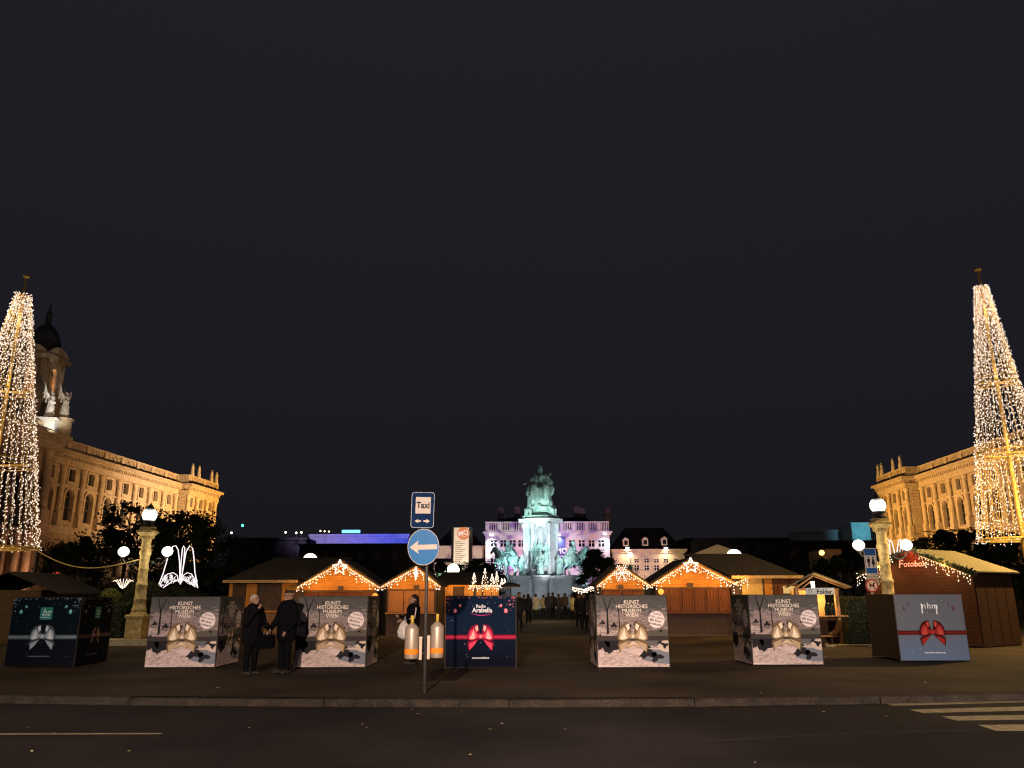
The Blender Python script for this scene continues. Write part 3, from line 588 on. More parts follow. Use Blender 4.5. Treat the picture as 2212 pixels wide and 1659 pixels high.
mb = MB(); mb.tube([(-.1, -.06, .28), (-.08, -.06, .45), (.08, -.06, .45), (.1, -.06, .28)], .012, mat('bag_nylon', (.018, .018, .022)), 6); mb.build('bag_strap', t)
p = P(890, 1440, 20.6)
wm = person('young woman with long dark hair and a jacket with pale arm stripes beside the bins', p.x, p.y, 1.66, R(-62), (.006, .005, .006), (.004, .004, .005), (.012, .009, .009), 'f', [(-.22, -.07, 1.16), (-.12, -.34, 1.20)], [(.22, -.05, 1.15), (.13, -.33, 1.10)], hairlong=True, near=True, coatlen=.85, nm='yw')
mb = MB()
mb.tube([(-.245, -.03, 1.36), (-.275, -.06, 1.26), (-.272, -.09, 1.13), (-.22, -.2, 1.16), (-.175, -.30, 1.19)], .012, mat('stripe', (.7, .55, .52), .7), 5); mb.tube([(.245, -.03, 1.36), (.275, -.05, 1.26), (.272, -.07, 1.12), (.2, -.22, 1.09)], .012, mat('stripe', (.7, .55, .52), .7), 5)
mb.build('sleeve_stripe', wm)
q = P(872, 1368, 20.3); t = T('plastic_bag', 'pale translucent shopping bag in the hand of the young woman', 'bag', (q.x, q.y, .68)); 
mb = MB(); mb.lathe([(.05, -.06), (.15, .0), (.17, .12), (.10, .3), (.03, .38)], mat('bag_film', (.55, .5, .46), .35, .3, 8), n=9); o = mb.build('bag_film', t, True); mb = MB(); mb.tube([(-.02, 0, .36), (.03, 0, .48), (.05, 0, .36)], .008, mat('bag_film', (.5, .5, .5)), 5); mb.build('bag_handle', t)
o.scale = (1, .6, 1)
crowd = [
 (1121, 40, 1.78, 10, (.025, .022, .022), (.015, .015, .017), 0, 'tall dark figure at the edge of the Radio cube, nearest on that side'),
 (1132, 52, 1.68, 170, (.24, .16, .10), (.36, .25, .16), 0, 'figure in light trousers on the path beside the Radio cube'),
 (1141, 49, 1.72, 185, (.022, .02, .02), (.015, .015, .017), 1, 'long haired dark coated figure left of the white coats on the path'),
 (1157, 61, 1.74, 175, (.62, .52, .38), (.03, .03, .03), 0, 'figure in a long cream coat with a dark shoulder strap on the path'),
 (1173.5, 62, 1.66, 190, (.50, .42, .29), (.03, .03, .03), 0, 'figure in a short cream jacket beside the long cream coat'),
 (1185, 57, 1.80, 170, (.02, .02, .022), (.015, .015, .017), 0, 'broad dark figure in the middle of the path, left of its pair'),
 (1193.5, 58, 1.82, 200, (.022, .02, .02), (.015, .015, .017), 0, 'tall dark figure in the middle of the path, right of its pair'),
 (1207, 57, 1.72, 150, (.024, .02, .02), (.015, .015, .017), 0, 'dark figure with a lit yellow edge before the monument'),
 (1220, 66, 1.8, 180, (.12, .09, .07), (.02, .02, .02), 0, 'figure in a brown jacket behind the others before the monument'),
 (1236, 59, 1.7, 120, (.55, .42, .18), (.03, .025, .02), 1, 'dark haired figure in a yellow coat on the path'),
 (1250, 42, 1.68, 0, (.03, .022, .02), (.018, .015, .015), 1, 'dark figure walking towards the street, left of the near pair'),
 (1261, 39, 1.72, 5, (.02, .018, .018), (.015, .014, .015), 1, 'long haired dark figure walking in the near pair on the path'),
 (1278, 36.5, 1.72, -5, (.03, .022, .02), (.016, .015, .016), 0, 'dark figure with a lit orange face beside the museum cube')]
for i, (u, Y, h, rz, c, pc, hl, lb) in enumerate(crowd):
    x = P(u, 1290, Y).x; pt = person(lb, x, Y, h, R(rz), c, pc, (.03, .02, .015), 'm' if not hl else 'f', hairlong=bool(hl), stride=(.1 if i in (10, 11, 12) else .03), group='people strolling on the market path', coatlen=.7 if i in (3, 9) else .84, nm='c%d' % i)
    if i == 3: mb = MB(); mb.bar((-.2, .17, 1.42), (.14, .2, .98), .045, .02, BLK); mb.build('shoulder_strap', pt)
# ---------------------------------------------------------------- market huts
def planks(mb, x0, x1, z0, z1, y, m, w=.13, clip=None):
    """horizontal boards with a shadow gap; clip(z)->half width for gables"""
    z = z0
    while z < z1-.01:
        zt = min(z+w-.008, z1); a, b = x0, x1
        if clip: a, b = clip(zt)
        if b-a > .05: mb.box(a, b, y-.02-random.uniform(0, .004), y, z, zt, m)
        z += w
def vplanks(mb, x0, x1, z0, z1, y, m, w=.12):
    n = max(1, round((x1-x0)/w)); w = (x1-x0)/n
    for k in range(n): mb.box(x0+k*w+.004, x0+(k+1)*w-.004, y-.02-random.uniform(0, .004), y, z0, z1, m)
FESTW = mat('fascia', (.42, .27, .12), .7, .3, 8)
def gable_hut(t, x0, x1, xp, ze, zp, D, ov=.22, board=None, npan=4, counter=.95, tilt=None, upper=None, stringer=True):
    """gable front from x0..x1, ridge at xp; front plane y=0"""
    board = board or WOODR; up = upper or WOOD
    hw0, hw1 = xp-x0, x1-xp; zr = lambda z, s: (zp-z)/(zp-ze)
    mb = MB(); mb.box(x0+ov, x1-ov, .03, D, 0, ze+.02, WOODD); 
    mb.prism([(x0+ov, 0), (x1-ov, 0), (xp, zp-ze-.06)], -D+.2, WOODD, front(0, .03, ze+.02)); mb.build('hut_body', t)
    mb = MB(); zb = ze-.16
    planks(mb, x0+ov, x1-ov, zb, zp-.1, .03, up, .1, lambda z: (max(x0+ov, xp-hw0*min(1, (zp-z)/(zp-ze))), min(x1-ov, xp+hw1*min(1, (zp-z)/(zp-ze)))))
    mb.build('gable_boards', t)
    mb = MB(); mb.box(x0+ov, x1-ov, -.06, .03, zb-.07, zb-.005, mat('beam_wood', (.12, .06, .03), .7, .3, 5)); mb.box(xp-.12, xp+.12, -.05, .0, zb, zb+.16, WOODD); mb.build('beam', t)
    a, b = x0+ov+.06, x1-ov-.06; w = (b-a)/npan
    for k in range(npan):
        mb = MB(); xa, xb = a+k*w+.02, a+(k+1)*w-.02; vplanks(mb, xa+.05, xb-.05, counter+.02, zb-.12, .02, board, .14)
        mb.box(xa, xa+.05, -.03, .03, counter, zb-.08, board); mb.box(xb-.05, xb, -.03, .03, counter, zb-.08, board); mb.box(xa+.05, xb-.05, -.028, .028, zb-.12, zb-.08, board); mb.build('shutter', t)
    mb = MB(); mb.box(x0+ov-.02, x1-ov+.02, -.22, .03, counter-.06, counter-.005, board); mb.build('counter', t)
    mb = MB(); planks(mb, x0+ov, x1-ov, .08, counter-.07, .03, mat('base_boards', (.05, .03, .022), .75, .3, 5, bump=.2), .14); mb.build('base_boards', t)
    for (xa, xb) in ((x0, xp), (x1, xp)):
        mb = MB(); d = Vector((xb-xa, 0, zp-ze)).normalized(); nrm = Vector((-d.z, 0, d.x)) if d.x > 0 else Vector((d.z, 0, -d.x))
        A = Vector((xa, -.28, ze-.05)); Bv = Vector((xb, -.28, zp-.05+.02)); L = Vector((0, D+.4, 0)); N = nrm*.07
        vs = [A, Bv, Bv+N, A+N]; vs += [v+L for v in vs]
        mb.add(vs, [(0, 1, 2, 3), (7, 6, 5, 4), (0, 4, 5, 1), (1, 5, 6, 2), (2, 6, 7, 3), (3, 7, 4, 0)], ROOFM)
        mb.build('roof', t)
        mb = MB(); O = Vector((0, -.012, -.06)); mb.bar(A+O, Bv+O, .025, .10, up, up=(0, 0, 1)); mb.build('barge_board', t)
def icicles(name_label, path, drop, n, seed=1, rb=.031, group='icicle lights on the market huts', cat='fairy lights', m=None):
    rd = random.Random(seed); o = path[0]; t = T('icicle_lights', name_label, cat, tuple(o), 0, group); pts = [p-o for p in path]
    cum = [0]
    for a, b in zip(pts, pts[1:]): cum.append(cum[-1]+(b-a).length)
    def at(s):
        for i in range(len(pts)-1):
            if s <= cum[i+1]+1e-6: return pts[i].lerp(pts[i+1], (s-cum[i])/(cum[i+1]-cum[i]))
        return pts[-1]
    mb = MB(); mb.tube(pts, .008, GOLDW, 4); w = MB()
    N = n; lens = [.35, .7, .5, 1.0, .6, .85, .3]
    for k in range(N):
        p = at(cum[-1]*(k+.5)/N); dl = drop*lens[(k*3+seed) % 7]*rd.uniform(.8, 1.15); c = max(2, round(dl/.125)); pv = p
        for j in range(c):
            q = p+Vector((rd.uniform(-.025, .025), rd.uniform(-.03, .03), -dl*(j+.3)/c)); w.octa(q, rb*rd.uniform(.7, 1.15), m or BULB); mb.tube([pv, q], .004, GOLDW, 3, False); pv = q
    mb.build('cable', t); w.build('bulbs', t); return t
def star(label, c, r, kind='star'):
    t = T('light_'+kind, label, 'light decoration', tuple(c)); mb = MB()
    if kind == 'star':
        for rr_ in (r,):
            pts = [Vector((rr_*(1 if k % 2 == 0 else .45)*math.sin(k*math.pi/5), 0, rr_*(1 if k % 2 == 0 else .45)*math.cos(k*math.pi/5))) for k in range(11)]
            mb.tube(pts, r*.09, BULB, 6)
    elif kind == 'snowflake':
        for k in range(6):
            a = k*math.pi/3+math.pi/6; d = Vector((math.sin(a), 0, math.cos(a))); e = Vector((math.cos(a), 0, -math.sin(a)))
            for j in range(7): mb.octa(d*r*(j+1)/7, .022, BULB)
            for s in (-1, 1):
                mb.octa(d*r*.6+e*s*r*.2, .022, BULB); mb.octa(d*r*.85+e*s*r*.22, .022, BULB)
            mb.tube([(0, 0, 0), d*r], .012, BULB, 5)
    else:
        mb.lathe([(.01, -r), (.05, -r*.4), (.085, 0), (.05, r*.4), (.01, r)], BULB, n=8)
    mb.build('light_figure', t); return t
def lx(u, Y, x0): return P(u, 1260, Y).x-x0
def lz(u, v, Y): return P(u, v, Y).z
YH = 35.6
# left pair -------------------------------------------------
def hut_lights(x0, ws, y, z, e, c=(1, .50, .13)):
    for xx in ws: light('POINT', (x0+xx, y, z), e*3.6, c, None, .12, name='string_light')
X0 = P(739, 1212, YH).x
t = T('market_hut', 'left wooden hut with wide dark roof, starred gable and closed shutters', 'market hut', (X0, YH, 0), 0, 'wooden market huts')
xa, xb = lx(645, YH, X0), lx(824, YH, X0); ze, zp = lz(735, 1267, YH)+.02, lz(739, 1210, YH)
gable_hut(t, xa, xb, 0, ze, zp, 3.2, npan=5)
xw, zr_ = lx(492, YH, X0), lz(584, 1207, YH+1.6)+.05; ew = lz(570, 1252, YH)
mb = MB(); mb.box(xw+.1, xa+.2, .03, 3.2, 0, ew-.05, WOODD); mb.build('side_body', t)
mb = MB(); r1 = (xw+1.5, 1.6, zr_); r2 = (.2, 1.6, zr_)
e = [(xw-.12, -.3, ew-.05), (xa+.35, -.3, ew), (xa+.35, 3.4, ew), (xw-.12, 3.4, ew-.05)]
mb.add(e+[r1, r2], [(0, 1, 5, 4), (1, 2, 5), (2, 3, 4, 5), (3, 0, 4), (3, 2, 1, 0)], ROOFM); mb.build('side_roof', t)
mb = MB(); mb.box(xw-.12, xa+.05, -.325, -.30, ew-.14, ew-.02, FESTW); mb.build('eave_board', t)
mb = MB(); w1 = lx(496, YH, X0); vplanks(mb, w1, w1+.16, .0, ew-.1, .03, WOOD, .16); vplanks(mb, lx(533, YH, X0), lx(556, YH, X0), .0, ew-.1, .03, WOOD, .15); vplanks(mb, lx(610, YH, X0), lx(617, YH, X0), .0, ew-.1, .028, WOOD, .15)
planks(mb, lx(617.5, YH, X0), lx(648, YH, X0), 1.9, ew-.06, .03, WOOD, .1); mb.build('corner_boards', t)
for (u0, u1) in ((505, 532), (557, 609)):
    mb = MB(); planks(mb, lx(u0, YH, X0), lx(u1, YH, X0), 1.05, ew-.12, .03, WOODD, .16); mb.box(lx(u0, YH, X0), lx(u1, YH, X0), -.1, .028, .97, 1.04, WOOD); mb.build('side_shutter', t)
mb = MB(); planks(mb, lx(533, YH, X0), lx(640, YH, X0), .1, .95, .03, mat('lower_boards', (.2, .10, .045), .7, .3, 4), .14); mb.build('lower_boards', t)
mb = MB(); mb.box(lx(519, YH, X0), lx(527.5, YH, X0), -.03, -.012, lz(520, 1336, YH), lz(520, 1323, YH), mat('orange_notice', (.85, .25, .1), .6)); mb.build('notice', t)
gp = [Vector((X0+xa, YH-.36, ze-.06)), Vector((X0, YH-.36, zp-.12)), Vector((X0+xb, YH-.36, ze-.06))]
icicles('icicle lights along the starred gable of the left hut', gp, .42, 44, 1)
star('glowing five pointed star at the peak of the left hut', (X0-.0, YH-.42, zp-.33), .33)
hut_lights(X0, (-1.1, 1.05), YH-.75, ze+.12, 11); hut_lights(X0, (.05,), YH-.9, zp-.5, 10)
light('POINT', (X0+xw-1.5, YH-3.2, 3.4), 20, (1, .75, .35), None, .2, name='hut_lamp')
X1 = P(901, 1222, YH).x; xa, xb = lx(824.5, YH, X1), lx(953, YH, X1); ze, zp = lz(888, 1265, YH)+.02, lz(901, 1221, YH)
t = T('market_hut', 'small left hut behind the arrow sign with a glowing drop in its gable', 'market hut', (X1, YH+.05, 0), 0, 'wooden market huts')
gable_hut(t, xa+.02, xb, 0, ze, zp, 3.0, npan=3, board=mat('warm_shutter', (.36, .16, .05), .6, c2=(.22, .09, .03), scale=4, stretch=(8, 8, .7), bump=.2))
gp = [Vector((X1+xa, YH-.32, ze-.06)), Vector((X1, YH-.32, zp-.12)), Vector((X1+xb, YH-.32, ze-.06))]
icicles('icicle lights along the gable of the small left hut', gp, .40, 32, 2)
star('glowing drop shaped light in the gable of the small left hut', (X1, YH-.38, zp-.36), .30, 'drop')
hut_lights(X1, (-.75, .6), YH-.75, ze+.1, 10)
# right pair ------------------------------------------------
YR = 34.6
X2 = P(1339, 1222, YR).x; xa, xb = lx(1287, YR, X2), lx(1404, YR, X2); ze, zp = lz(1340, 1264, YR)+.02, lz(1339, 1219, YR)
t = T('market_hut', 'small right hut with a glowing snowflake in its gable', 'market hut', (X2, YR+.05, 0), 0, 'wooden market huts')
gable_hut(t, xa, xb-.02, 0, ze, zp, 3.0, npan=4)
gp = [Vector((X2+xa, YR-.32, ze-.06)), Vector((X2, YR-.32, zp-.12)), Vector((X2+xb, YR-.32, ze-.06))]
icicles('icicle lights along the snowflake gable of the small right hut', gp, .42, 28, 3)
star('glowing snowflake in the gable of the small right hut', (X2+.02, YR-.4, zp-.38), .36, 'snowflake')
hut_lights(X2, (-.6, .7), YR-.75, ze+.1, 9)
X3 = P(1487, 1208, YR).x; xa, xb = lx(1404.5, YR, X3), lx(1590, YR, X3); ze, zp = lz(1500, 1258, YR)-.02, lz(1487, 1207, YR)
t = T('market_hut', 'large right hut with long red brown shutters and starred gable', 'market hut', (X3, YR, 0), 0, 'wooden market huts')
gable_hut(t, xa, xb, 0, ze, zp, 3.2, npan=6)
xw = lx(1731, YR, X3); zr_ = lz(1647, 1198, YR+1.6)+.05; ew = lz(1650, 1243, YR)
mb = MB(); mb.box(xb-.3, xw-.15, .03, 3.2, 0, ew-.05, WOODD); mb.build('side_body', t)
mb = MB(); r2 = (xw-1.75, 1.6, zr_); r1 = (.1, 1.6, zr_)
e = [(xb-.35, -.3, ew), (xw, -.3, ew-.02), (xw, 3.4, ew-.02), (xb-.35, 3.4, ew)]
mb.add(e+[r2, r1], [(0, 1, 4, 5), (1, 2, 4), (2, 3, 5, 4), (3, 0, 5), (3, 2, 1, 0)], ROOFM); mb.build('side_roof', t)
mb = MB(); mb.box(xb-.25, xw, -.325, -.30, ew-.13, ew-.01, FESTW); mb.build('eave_board', t)
mb = MB(); vplanks(mb, lx(1602, YR, X3), lx(1647, YR, X3), .0, ew-.1, .03, mat('lit_plywood', (.46, .30, .10), .6, .2, 4), .8); vplanks(mb, lx(1651, YR, X3), lx(1668, YR, X3), .0, ew-.1, .03, WOOD, .3); vplanks(mb, lx(1671, YR, X3), lx(1718, YR, X3), .0, ew-.1, .03, WOODR, .2)
mb.build('side_boards', t)
mb = MB(); mb.box(lx(1690, YR, X3), lx(1716, YR, X3), -.03, -.012, lz(1700, 1282, YR), lz(1700, 1266, YR), mat('paper', (.7, .62, .4), .7)); mb.build('notice', t)
mb = MB(); Z = lambda v: lz(1560, v, YR)          # lattice beside the counter
for k in range(7):
    z = .1+k*.14
    mb.bar((lx(1575, YR, X3), -.16, z-.35+.2), (lx(1600, YR, X3), -.16, z+.2), .03, .015, WOOD); mb.bar((lx(1575, YR, X3), -.18, z+.2), (lx(1600, YR, X3), -.18, z-.35+.2), .03, .015, WOOD)
mb.build('lattice', t)
gp = [Vector((X3+xa, YR-.36, ze-.06)), Vector((X3, YR-.36, zp-.12)), Vector((X3+xb-.2, YR-.36, ze-.02)), Vector((X3+lx(1612, YR, X3), YR-.36, ew-.1))]
icicles('icicle lights along the starred gable and eave of the large right hut', gp, .44, 52, 4)
star('glowing five pointed star at the peak of the large right hut', (X3-.0, YR-.42, zp-.30), .33)
hut_lights(X3, (-1.0, 1.1, 2.0), YR-.75, ze+.05, 11); hut_lights(X3, (.05,), YR-.9, zp-.5, 9)
for nme, uu, Yx, xo in (('left', 811, YH, 0), ('right', 1405+47/1.407*0+21, YR, 0)):
    p = P(811 if nme == 'left' else 1427, 1287 if nme == 'left' else 1278, Yx-.2); mb = MB(); mb.prism(circ(0, 0, .12, 20), -.03, mat('sign_yellow', (.75, .48, .15), .6), front(p.x, p.y-.1, p.z)); tag(mb.build('round_plaque'), 'small round yellow plaque on the %s starred hut' % nme, 'plaque')
# photo hut ---------------------------------------------------
YF = 27.4; pc = P(1988, 1250, YF); t = T('photo_hut', 'red lit hut with Fotobox lettering and garland trimmed gable', 'market hut', (pc.x, YF+.3, 0), R(-56))
FH = t.matrix_basis.copy() if False else Matrix.Translation((pc.x, YF+.3, 0)) @ Matrix.Rotation(R(-56), 4, 'Z')
hw = 2.08; ze, zp = 2.33, 3.10
WOODF = mat('hut_side_boards', (.035, .016, .009), .7, c2=(.02, .009, .006), scale=4, stretch=(8, 8, .7), bump=.2); RB = mat('red_boards', (.085, .032, .010), .6, c2=(.038, .014, .005), scale=3, stretch=(1, 1, 9), bump=.25)
mb = MB(); mb.box(-hw+.2, hw-.2, .03, 2.5, 0, ze, WOODF); mb.prism([(-hw+.2, 0), (hw-.2, 0), (0, zp-ze-.06)], -2.4, WOODF, front(0, .03, ze)); mb.build('hut_body', t)
mb = MB(); planks(mb, -hw+.2, hw-.2, .05, zp-.08, .03, RB, .11, lambda z: (-(hw-.2)*min(1, (zp-z)/(zp-ze)), (hw-.2)*min(1, (zp-z)/(zp-ze)))); mb.build('front_boards', t)
mb = MB()
for k in range(4): mb.box(hw-.2, hw-.17, .05+k*.62, .05+k*.62+.58, .04, ze-.1, WOODF)
mb.build('side_panels', t)
PALE = mat('tin_roof', (.17, .145, .085), .6, .15, 3)
for s in (-1, 1):
    mb = MB(); A = Vector((s*hw, -.22, ze-.03)); Bv = Vector((0, -.22, zp)); N = Vector((s*.25, 0, .97))*.04; Ld = Vector((0, 2.95, 0)); vs = [A, Bv, Bv+N, A+N]; vs += [v+Ld for v in vs]
    mb.add(vs, [(0, 1, 2, 3), (7, 6, 5, 4), (0, 4, 5, 1), (1, 5, 6, 2), (2, 6, 7, 3), (3, 7, 4, 0)], PALE); mb.build('roof', t)
mb = MB(); text(mb, front(0, -.02, 0), 'F', -.47, 2.52, .38, mat('pale_red_letter', (.95, .62, .5), .5), .012, bold=.012, shear=.15); text(mb, front(0, -.02, 0), 'otobox', .03, 2.55, .27, mat('pale_red_letter', (.9, .6, .5)), .012, bold=.012, shear=.15); mb.build('lettering', t)
LEAF = mat('fir_needles', (.03, .045, .022), .8, .4, 20)
mb = MB(); rd = random.Random(9)
for s in (-1, 1):
    for k in range(260):
        f = rd.random(); c = Vector((s*hw*(1-f), -.26, ze-.04+(zp-ze+.05)*f)); d = Vector((rd.gauss(0, 1), rd.gauss(0, 1), rd.gauss(0, 1))).normalized(); e = d.cross(Vector((rd.random(), rd.random(), 1))).normalized()*.03
        c += Vector((rd.gauss(0, .04), rd.gauss(0, .04), rd.gauss(0, .04))); mb.add([c-e, c+e, c+d*.14], [(0, 1, 2)], LEAF)
o = mb.build('fir_garland', None); o.matrix_world = FH; tag(o, 'dark fir garland along the gable of the Fotobox hut', 'garland')
fp = [FH @ Vector(p) for p in ((-hw+.05, -.3, ze-.12), (-.55, -.3, zp-.26))]; icicles('icicle lights on the left slope of the Fotobox gable', fp, .42, 18, 5, .024)
fp = [FH @ Vector(p) for p in ((.35, -.3, zp-.2), (hw-.1, -.3, ze-.12))]; icicles('icicle lights on the right slope of the Fotobox gable', fp, .46, 18, 6, .024)
light('POINT', FH @ Vector((0, -.30, 2.92)), 24, (1, .10, .04), None, .08, name='string_light')
for xx in (-1.2, 1.2): light('POINT', FH @ Vector((xx, -.4, 2.58)), 42, (1, .50, .16), None, .1, name='string_light')
# Folder kiosk ------------------------------------------------
YK = 27.8; xk = P(1770, 1280, YK).x; t = T('drink_kiosk', 'small lit kiosk with open timber gable and white Folder sign', 'kiosk', (xk, YK, 0))
q = lambda u, v, y=0: Vector((P(u, v, YK).x-xk, y, P(u, v, YK).z))
mb = MB(); a_, b_, c_ = q(1703, 1268, -.1), q(1757, 1238, -.1), q(1837, 1269, -.1); Ld = Vector((.38, 1.6, -.03))
for A, Bv in ((a_, b_), (c_, b_)):
    N = Vector((0, 0, .035)); vs = [A, Bv, Bv+N, A+N]; vs += [v+Ld for v in vs]; mb.add(vs, [(0, 1, 2, 3), (7, 6, 5, 4), (0, 4, 5, 1), (1, 5, 6, 2), (2, 6, 7, 3), (3, 7, 4, 0)], mat('kiosk_roof', (.22, .18, .11), .8, .3, 8))
mb.build('roof', t)
WARMW = mat('pine_frame', (.45, .24, .10), .6, .25, 6)
mb = MB(); mb.bar(q(1715, 1273), q(1757, 1243), .05, .06, WARMW); mb.bar(q(1757, 1243), q(1828, 1270), .05, .06, WARMW); mb.bar(q(1718, 1273), q(1812, 1273), .05, .06, WARMW); mb.bar(q(1730, 1273), q(1750, 1257), .04, .04, WARMW); mb.build('truss', t)
for u in (1722, 1808):
    mb = MB(); x = q(u, 1300).x; mb.box(x-.06, x+.06, -.06, .06, 0, q(1760, 1273).z, WARMW); mb.build('post', t)
mb = MB(); mb.box(q(1738, 1280).x, q(1800, 1280).x, -.13, -.1, q(1770, 1284.5).z, q(1770, 1270).z, mat('sign_board', (.62, .66, .66), .5)); F = front(q(1769, 1280).x, -.131, q(1770, 1280.5).z)
text(mb, F, '\u03a0', -.34, 0-.02, .18, BLK, .004); text(mb, F, 'Folder', .14, -.03, .2, BLK, .004, bold=.015); o = mb.build('folder_sign', t); o['label'] = 'white board lettered Folder'
mb = MB(); mb.box(q(1756, 1280).x-.05, q(1756, 1280).x+.05, -.1, -.03, q(1770, 1270).z+.005, q(1770, 1256).z, glow('kiosk_lamp', (1, .8, .62), 5, True)); mb.build('lamp', t)
mb = MB(); mb.box(q(1722, 1280).x+.08, q(1808, 1280).x-.08, .9, .95, .0, q(1770, 1275).z, mat('kiosk_back', (.62, .38, .14), .7, .2, 5)); mb.build('back_wall', t)
mb = MB(); mb.box(q(1722, 1280).x+.07, q(1808, 1280).x+.2, -.25, .2, .92, .96, WARMW); mb.build('counter', t)
mb = MB(); x0, x1 = q(1722, 1280).x+.07, q(1808, 1280).x-.07; mb.box(x0, x1, -.02, .02, .08, .9, WOODD)
for k in range(9):
    z = .1+k*.12; 
    for s in (1, -1):
        zz = sorted((z, z+.5)); mb.bar((x0, -.035-.01*s, min(.88, max(.1, z if s > 0 else z+.5))), (x1, -.035-.01*s, min(.88, max(.1, z+.5 if s > 0 else z))), .03, .012, WOODR)
mb.build('lattice_front', t)
light('POINT', (xk+.1, YK+.3, 1.55), 60, (1, .6, .25), None, .1, name='kiosk_light')
BOT = mat('dark_bottle', (.015, .02, .012), .15)
for k, u in enumerate((1782, 1789, 1797)):
    x = P(u, 1300, YK).x; mb = MB(); mb.lathe([(.035, 0), (.04, .01), (.04, .22), (.018, .28), (.016, .36)], BOT, n=10); o = mb.build('bottle', None, True); o.location = (x, YK-.05, .962); o.scale = (1.4, 1.4, 1.15)
    tag(o, ('dark bottle on the kiosk counter, leftmost of three', 'dark bottle on the kiosk counter, middle of three', 'dark bottle on the kiosk counter, rightmost of three')[k], 'bottle', 'bottles on the kiosk counter')
mb = MB(); Yb = YK-.4; x0, x1 = P(1783, 1380, Yb).x, P(1806, 1380, Yb).x
t = T('bench', 'low wooden bench with curved end in front of the kiosk', 'bench', ((x0+x1)/2, Yb, 0)); w = (x1-x0)/2
mb.box(-w-.3, w, -.15, .15, .30, .34, WARMW); mb.build('seat', t)
mb = MB(); mb.prism([(w-.25, .38), (w-.02, .5), (w+.1, .78), (w+.2, .78), (w+.12, .5), (w, .36)], .12, WARMW, front(0, .06, 0)); mb.build('armrest', t)
for s in (-w-.15, w-.2): mb = MB(); mb.box(s, s+.08, -.12, .12, 0, .295, WOODD); mb.build('leg', t)

# signs by the right lamp column -------------------------------
Ys = 25.2; p0 = P(1890, 1290, Ys); t = T('restroom_sign', 'blue toilet sign with man and woman figures above a cream text panel', 'sign', (p0.x, Ys, 0))
Lq = lambda u, v: (P(u, v, Ys).x-p0.x, P(u, v, Ys).z)
a = Lq(1864, 1184); d = Lq(1897, 1240); mb = MB(); mb.tube([(.0, .06, 0), (0, .06, a[1]-.05)], .035, GREY, 10); mb.build('pole', t)
F = front(0, 0, 0) @ Matrix.Translation((0, 0, 0)); wq = (d[0]-a[0])
mb = MB(); mb.box(-wq/2, wq/2, 0, .02, d[1], a[1], GREY); mb.sheet(rect(-wq/2, wq/2, d[1], a[1]), SW, F, .004); mb.sheet(rect(-wq/2+.02, wq/2-.02, d[1]+.02, a[1]-.02), mat('restroom_blue', (.02, .10, .30), .4), F, .007)
cz = (a[1]+d[1])/2-.02; mb.sheet(rect(-.16, .16, cz-.19, cz+.19), SW, F, .010)
mb.sheet(circ(-.07, cz+.13, .026, 12), BLK, F, .013); mb.sheet([(-.115, cz+.09), (-.025, cz+.09), (-.02, cz-.02), (-.045, cz-.02), (-.045, cz-.17), (-.066, cz-.17), (-.07, cz-.03), (-.074, cz-.17), (-.095, cz-.17), (-.095, cz-.02), (-.12, cz-.02)], BLK, F, .013)
mb.sheet(circ(.07, cz+.13, .026, 12), BLK, F, .013); mb.sheet([(.05, cz+.095), (.09, cz+.095), (.13, cz-.08), (.095, cz-.08), (.09, cz-.17), (.075, cz-.17), (.07, cz-.08), (.065, cz-.17), (.05, cz-.17), (.045, cz-.08), (.01, cz-.08)], BLK, F, .013)
o = mb.build('pictogram_panel', t); o['label'] = 'blue panel with man and woman pictograms'
z0, z1 = Lq(1880, 1264)[1], d[1]-.01; mb = MB(); mb.box(-wq/2, wq/2, 0, .02, z0, z1, mat('cream_panel', (.55, .46, .32), .6))
for i, s in enumerate(('ÖFFENTL. TOILETTEN', 'AUF WEGNUTZUNG IN', 'VOLKSGARTENSTR.', 'ALLEE')): text(mb, F, s, 0, z1-.09-.085*i, .052, BLK, .006, bold=.012)
mb.build('text_panel', t)
Yd = 24.9; p0 = P(1882, 1265, Yd); t = T('dog_sign', 'round red ringed no dogs sign on a red and white striped post', 'sign', (P(1893, 1385, Yd).x, Yd, 0)); dx = p0.x-t.location.x
r = .5*(P(1897.5, 1264, Yd).x-P(1869, 1264, Yd).x)
F = front(dx, -.05, p0.z); mb = MB(); mb.prism(circ(0, 0, r, 28), -.02, GREY, F); mb.sheet(circ(0, 0, r*.99, 28), mat('sign_red', (.45, .03, .02), .5), F, .003); mb.sheet(circ(0, 0, r*.79, 28), mat('cream_disc', (.72, .52, .36), .5), F, .006)
q_ = r; mb.sheet([(-.52*q_, .30*q_), (-.42*q_, .18*q_), (.15*q_, .16*q_), (.20*q_, .42*q_), (.42*q_, .50*q_), (.58*q_, .34*q_), (.36*q_, .26*q_), (.32*q_, -.05*q_), (.34*q_, -.5*q_), (.24*q_, -.5*q_), (.16*q_, -.12*q_), (-.25*q_, -.10*q_), (-.30*q_, -.5*q_), (-.42*q_, -.5*q_), (-.38*q_, -.1*q_), (-.42*q_, .1*q_)], BLK, F, .009)
mb.sheet([(-.6*q_, .52*q_), (-.5*q_, .6*q_), (.6*q_, -.52*q_), (.5*q_, -.6*q_)], mat('sign_red', (.45, .03, .02)), F, .012); mb.build('round_panel', t)
zc = p0.z; RED = mat('post_red', (.5, .03, .03), .5); WHT = mat('post_white', (.45, .43, .38), .5); mb = MB(); top = Vector((dx, 0, zc+.1)); bt = Vector((0, 0, 0)); st = [(0, .36, WHT), (.36, .42, RED), (.42, .46, WHT), (.46, .52, RED), (.52, 1, WHT)]
for f0, f1, m_ in st: mb.tube([bt.lerp(top, f0), bt.lerp(top, f1)], .026, m_, 10)
mb.build('post', t)
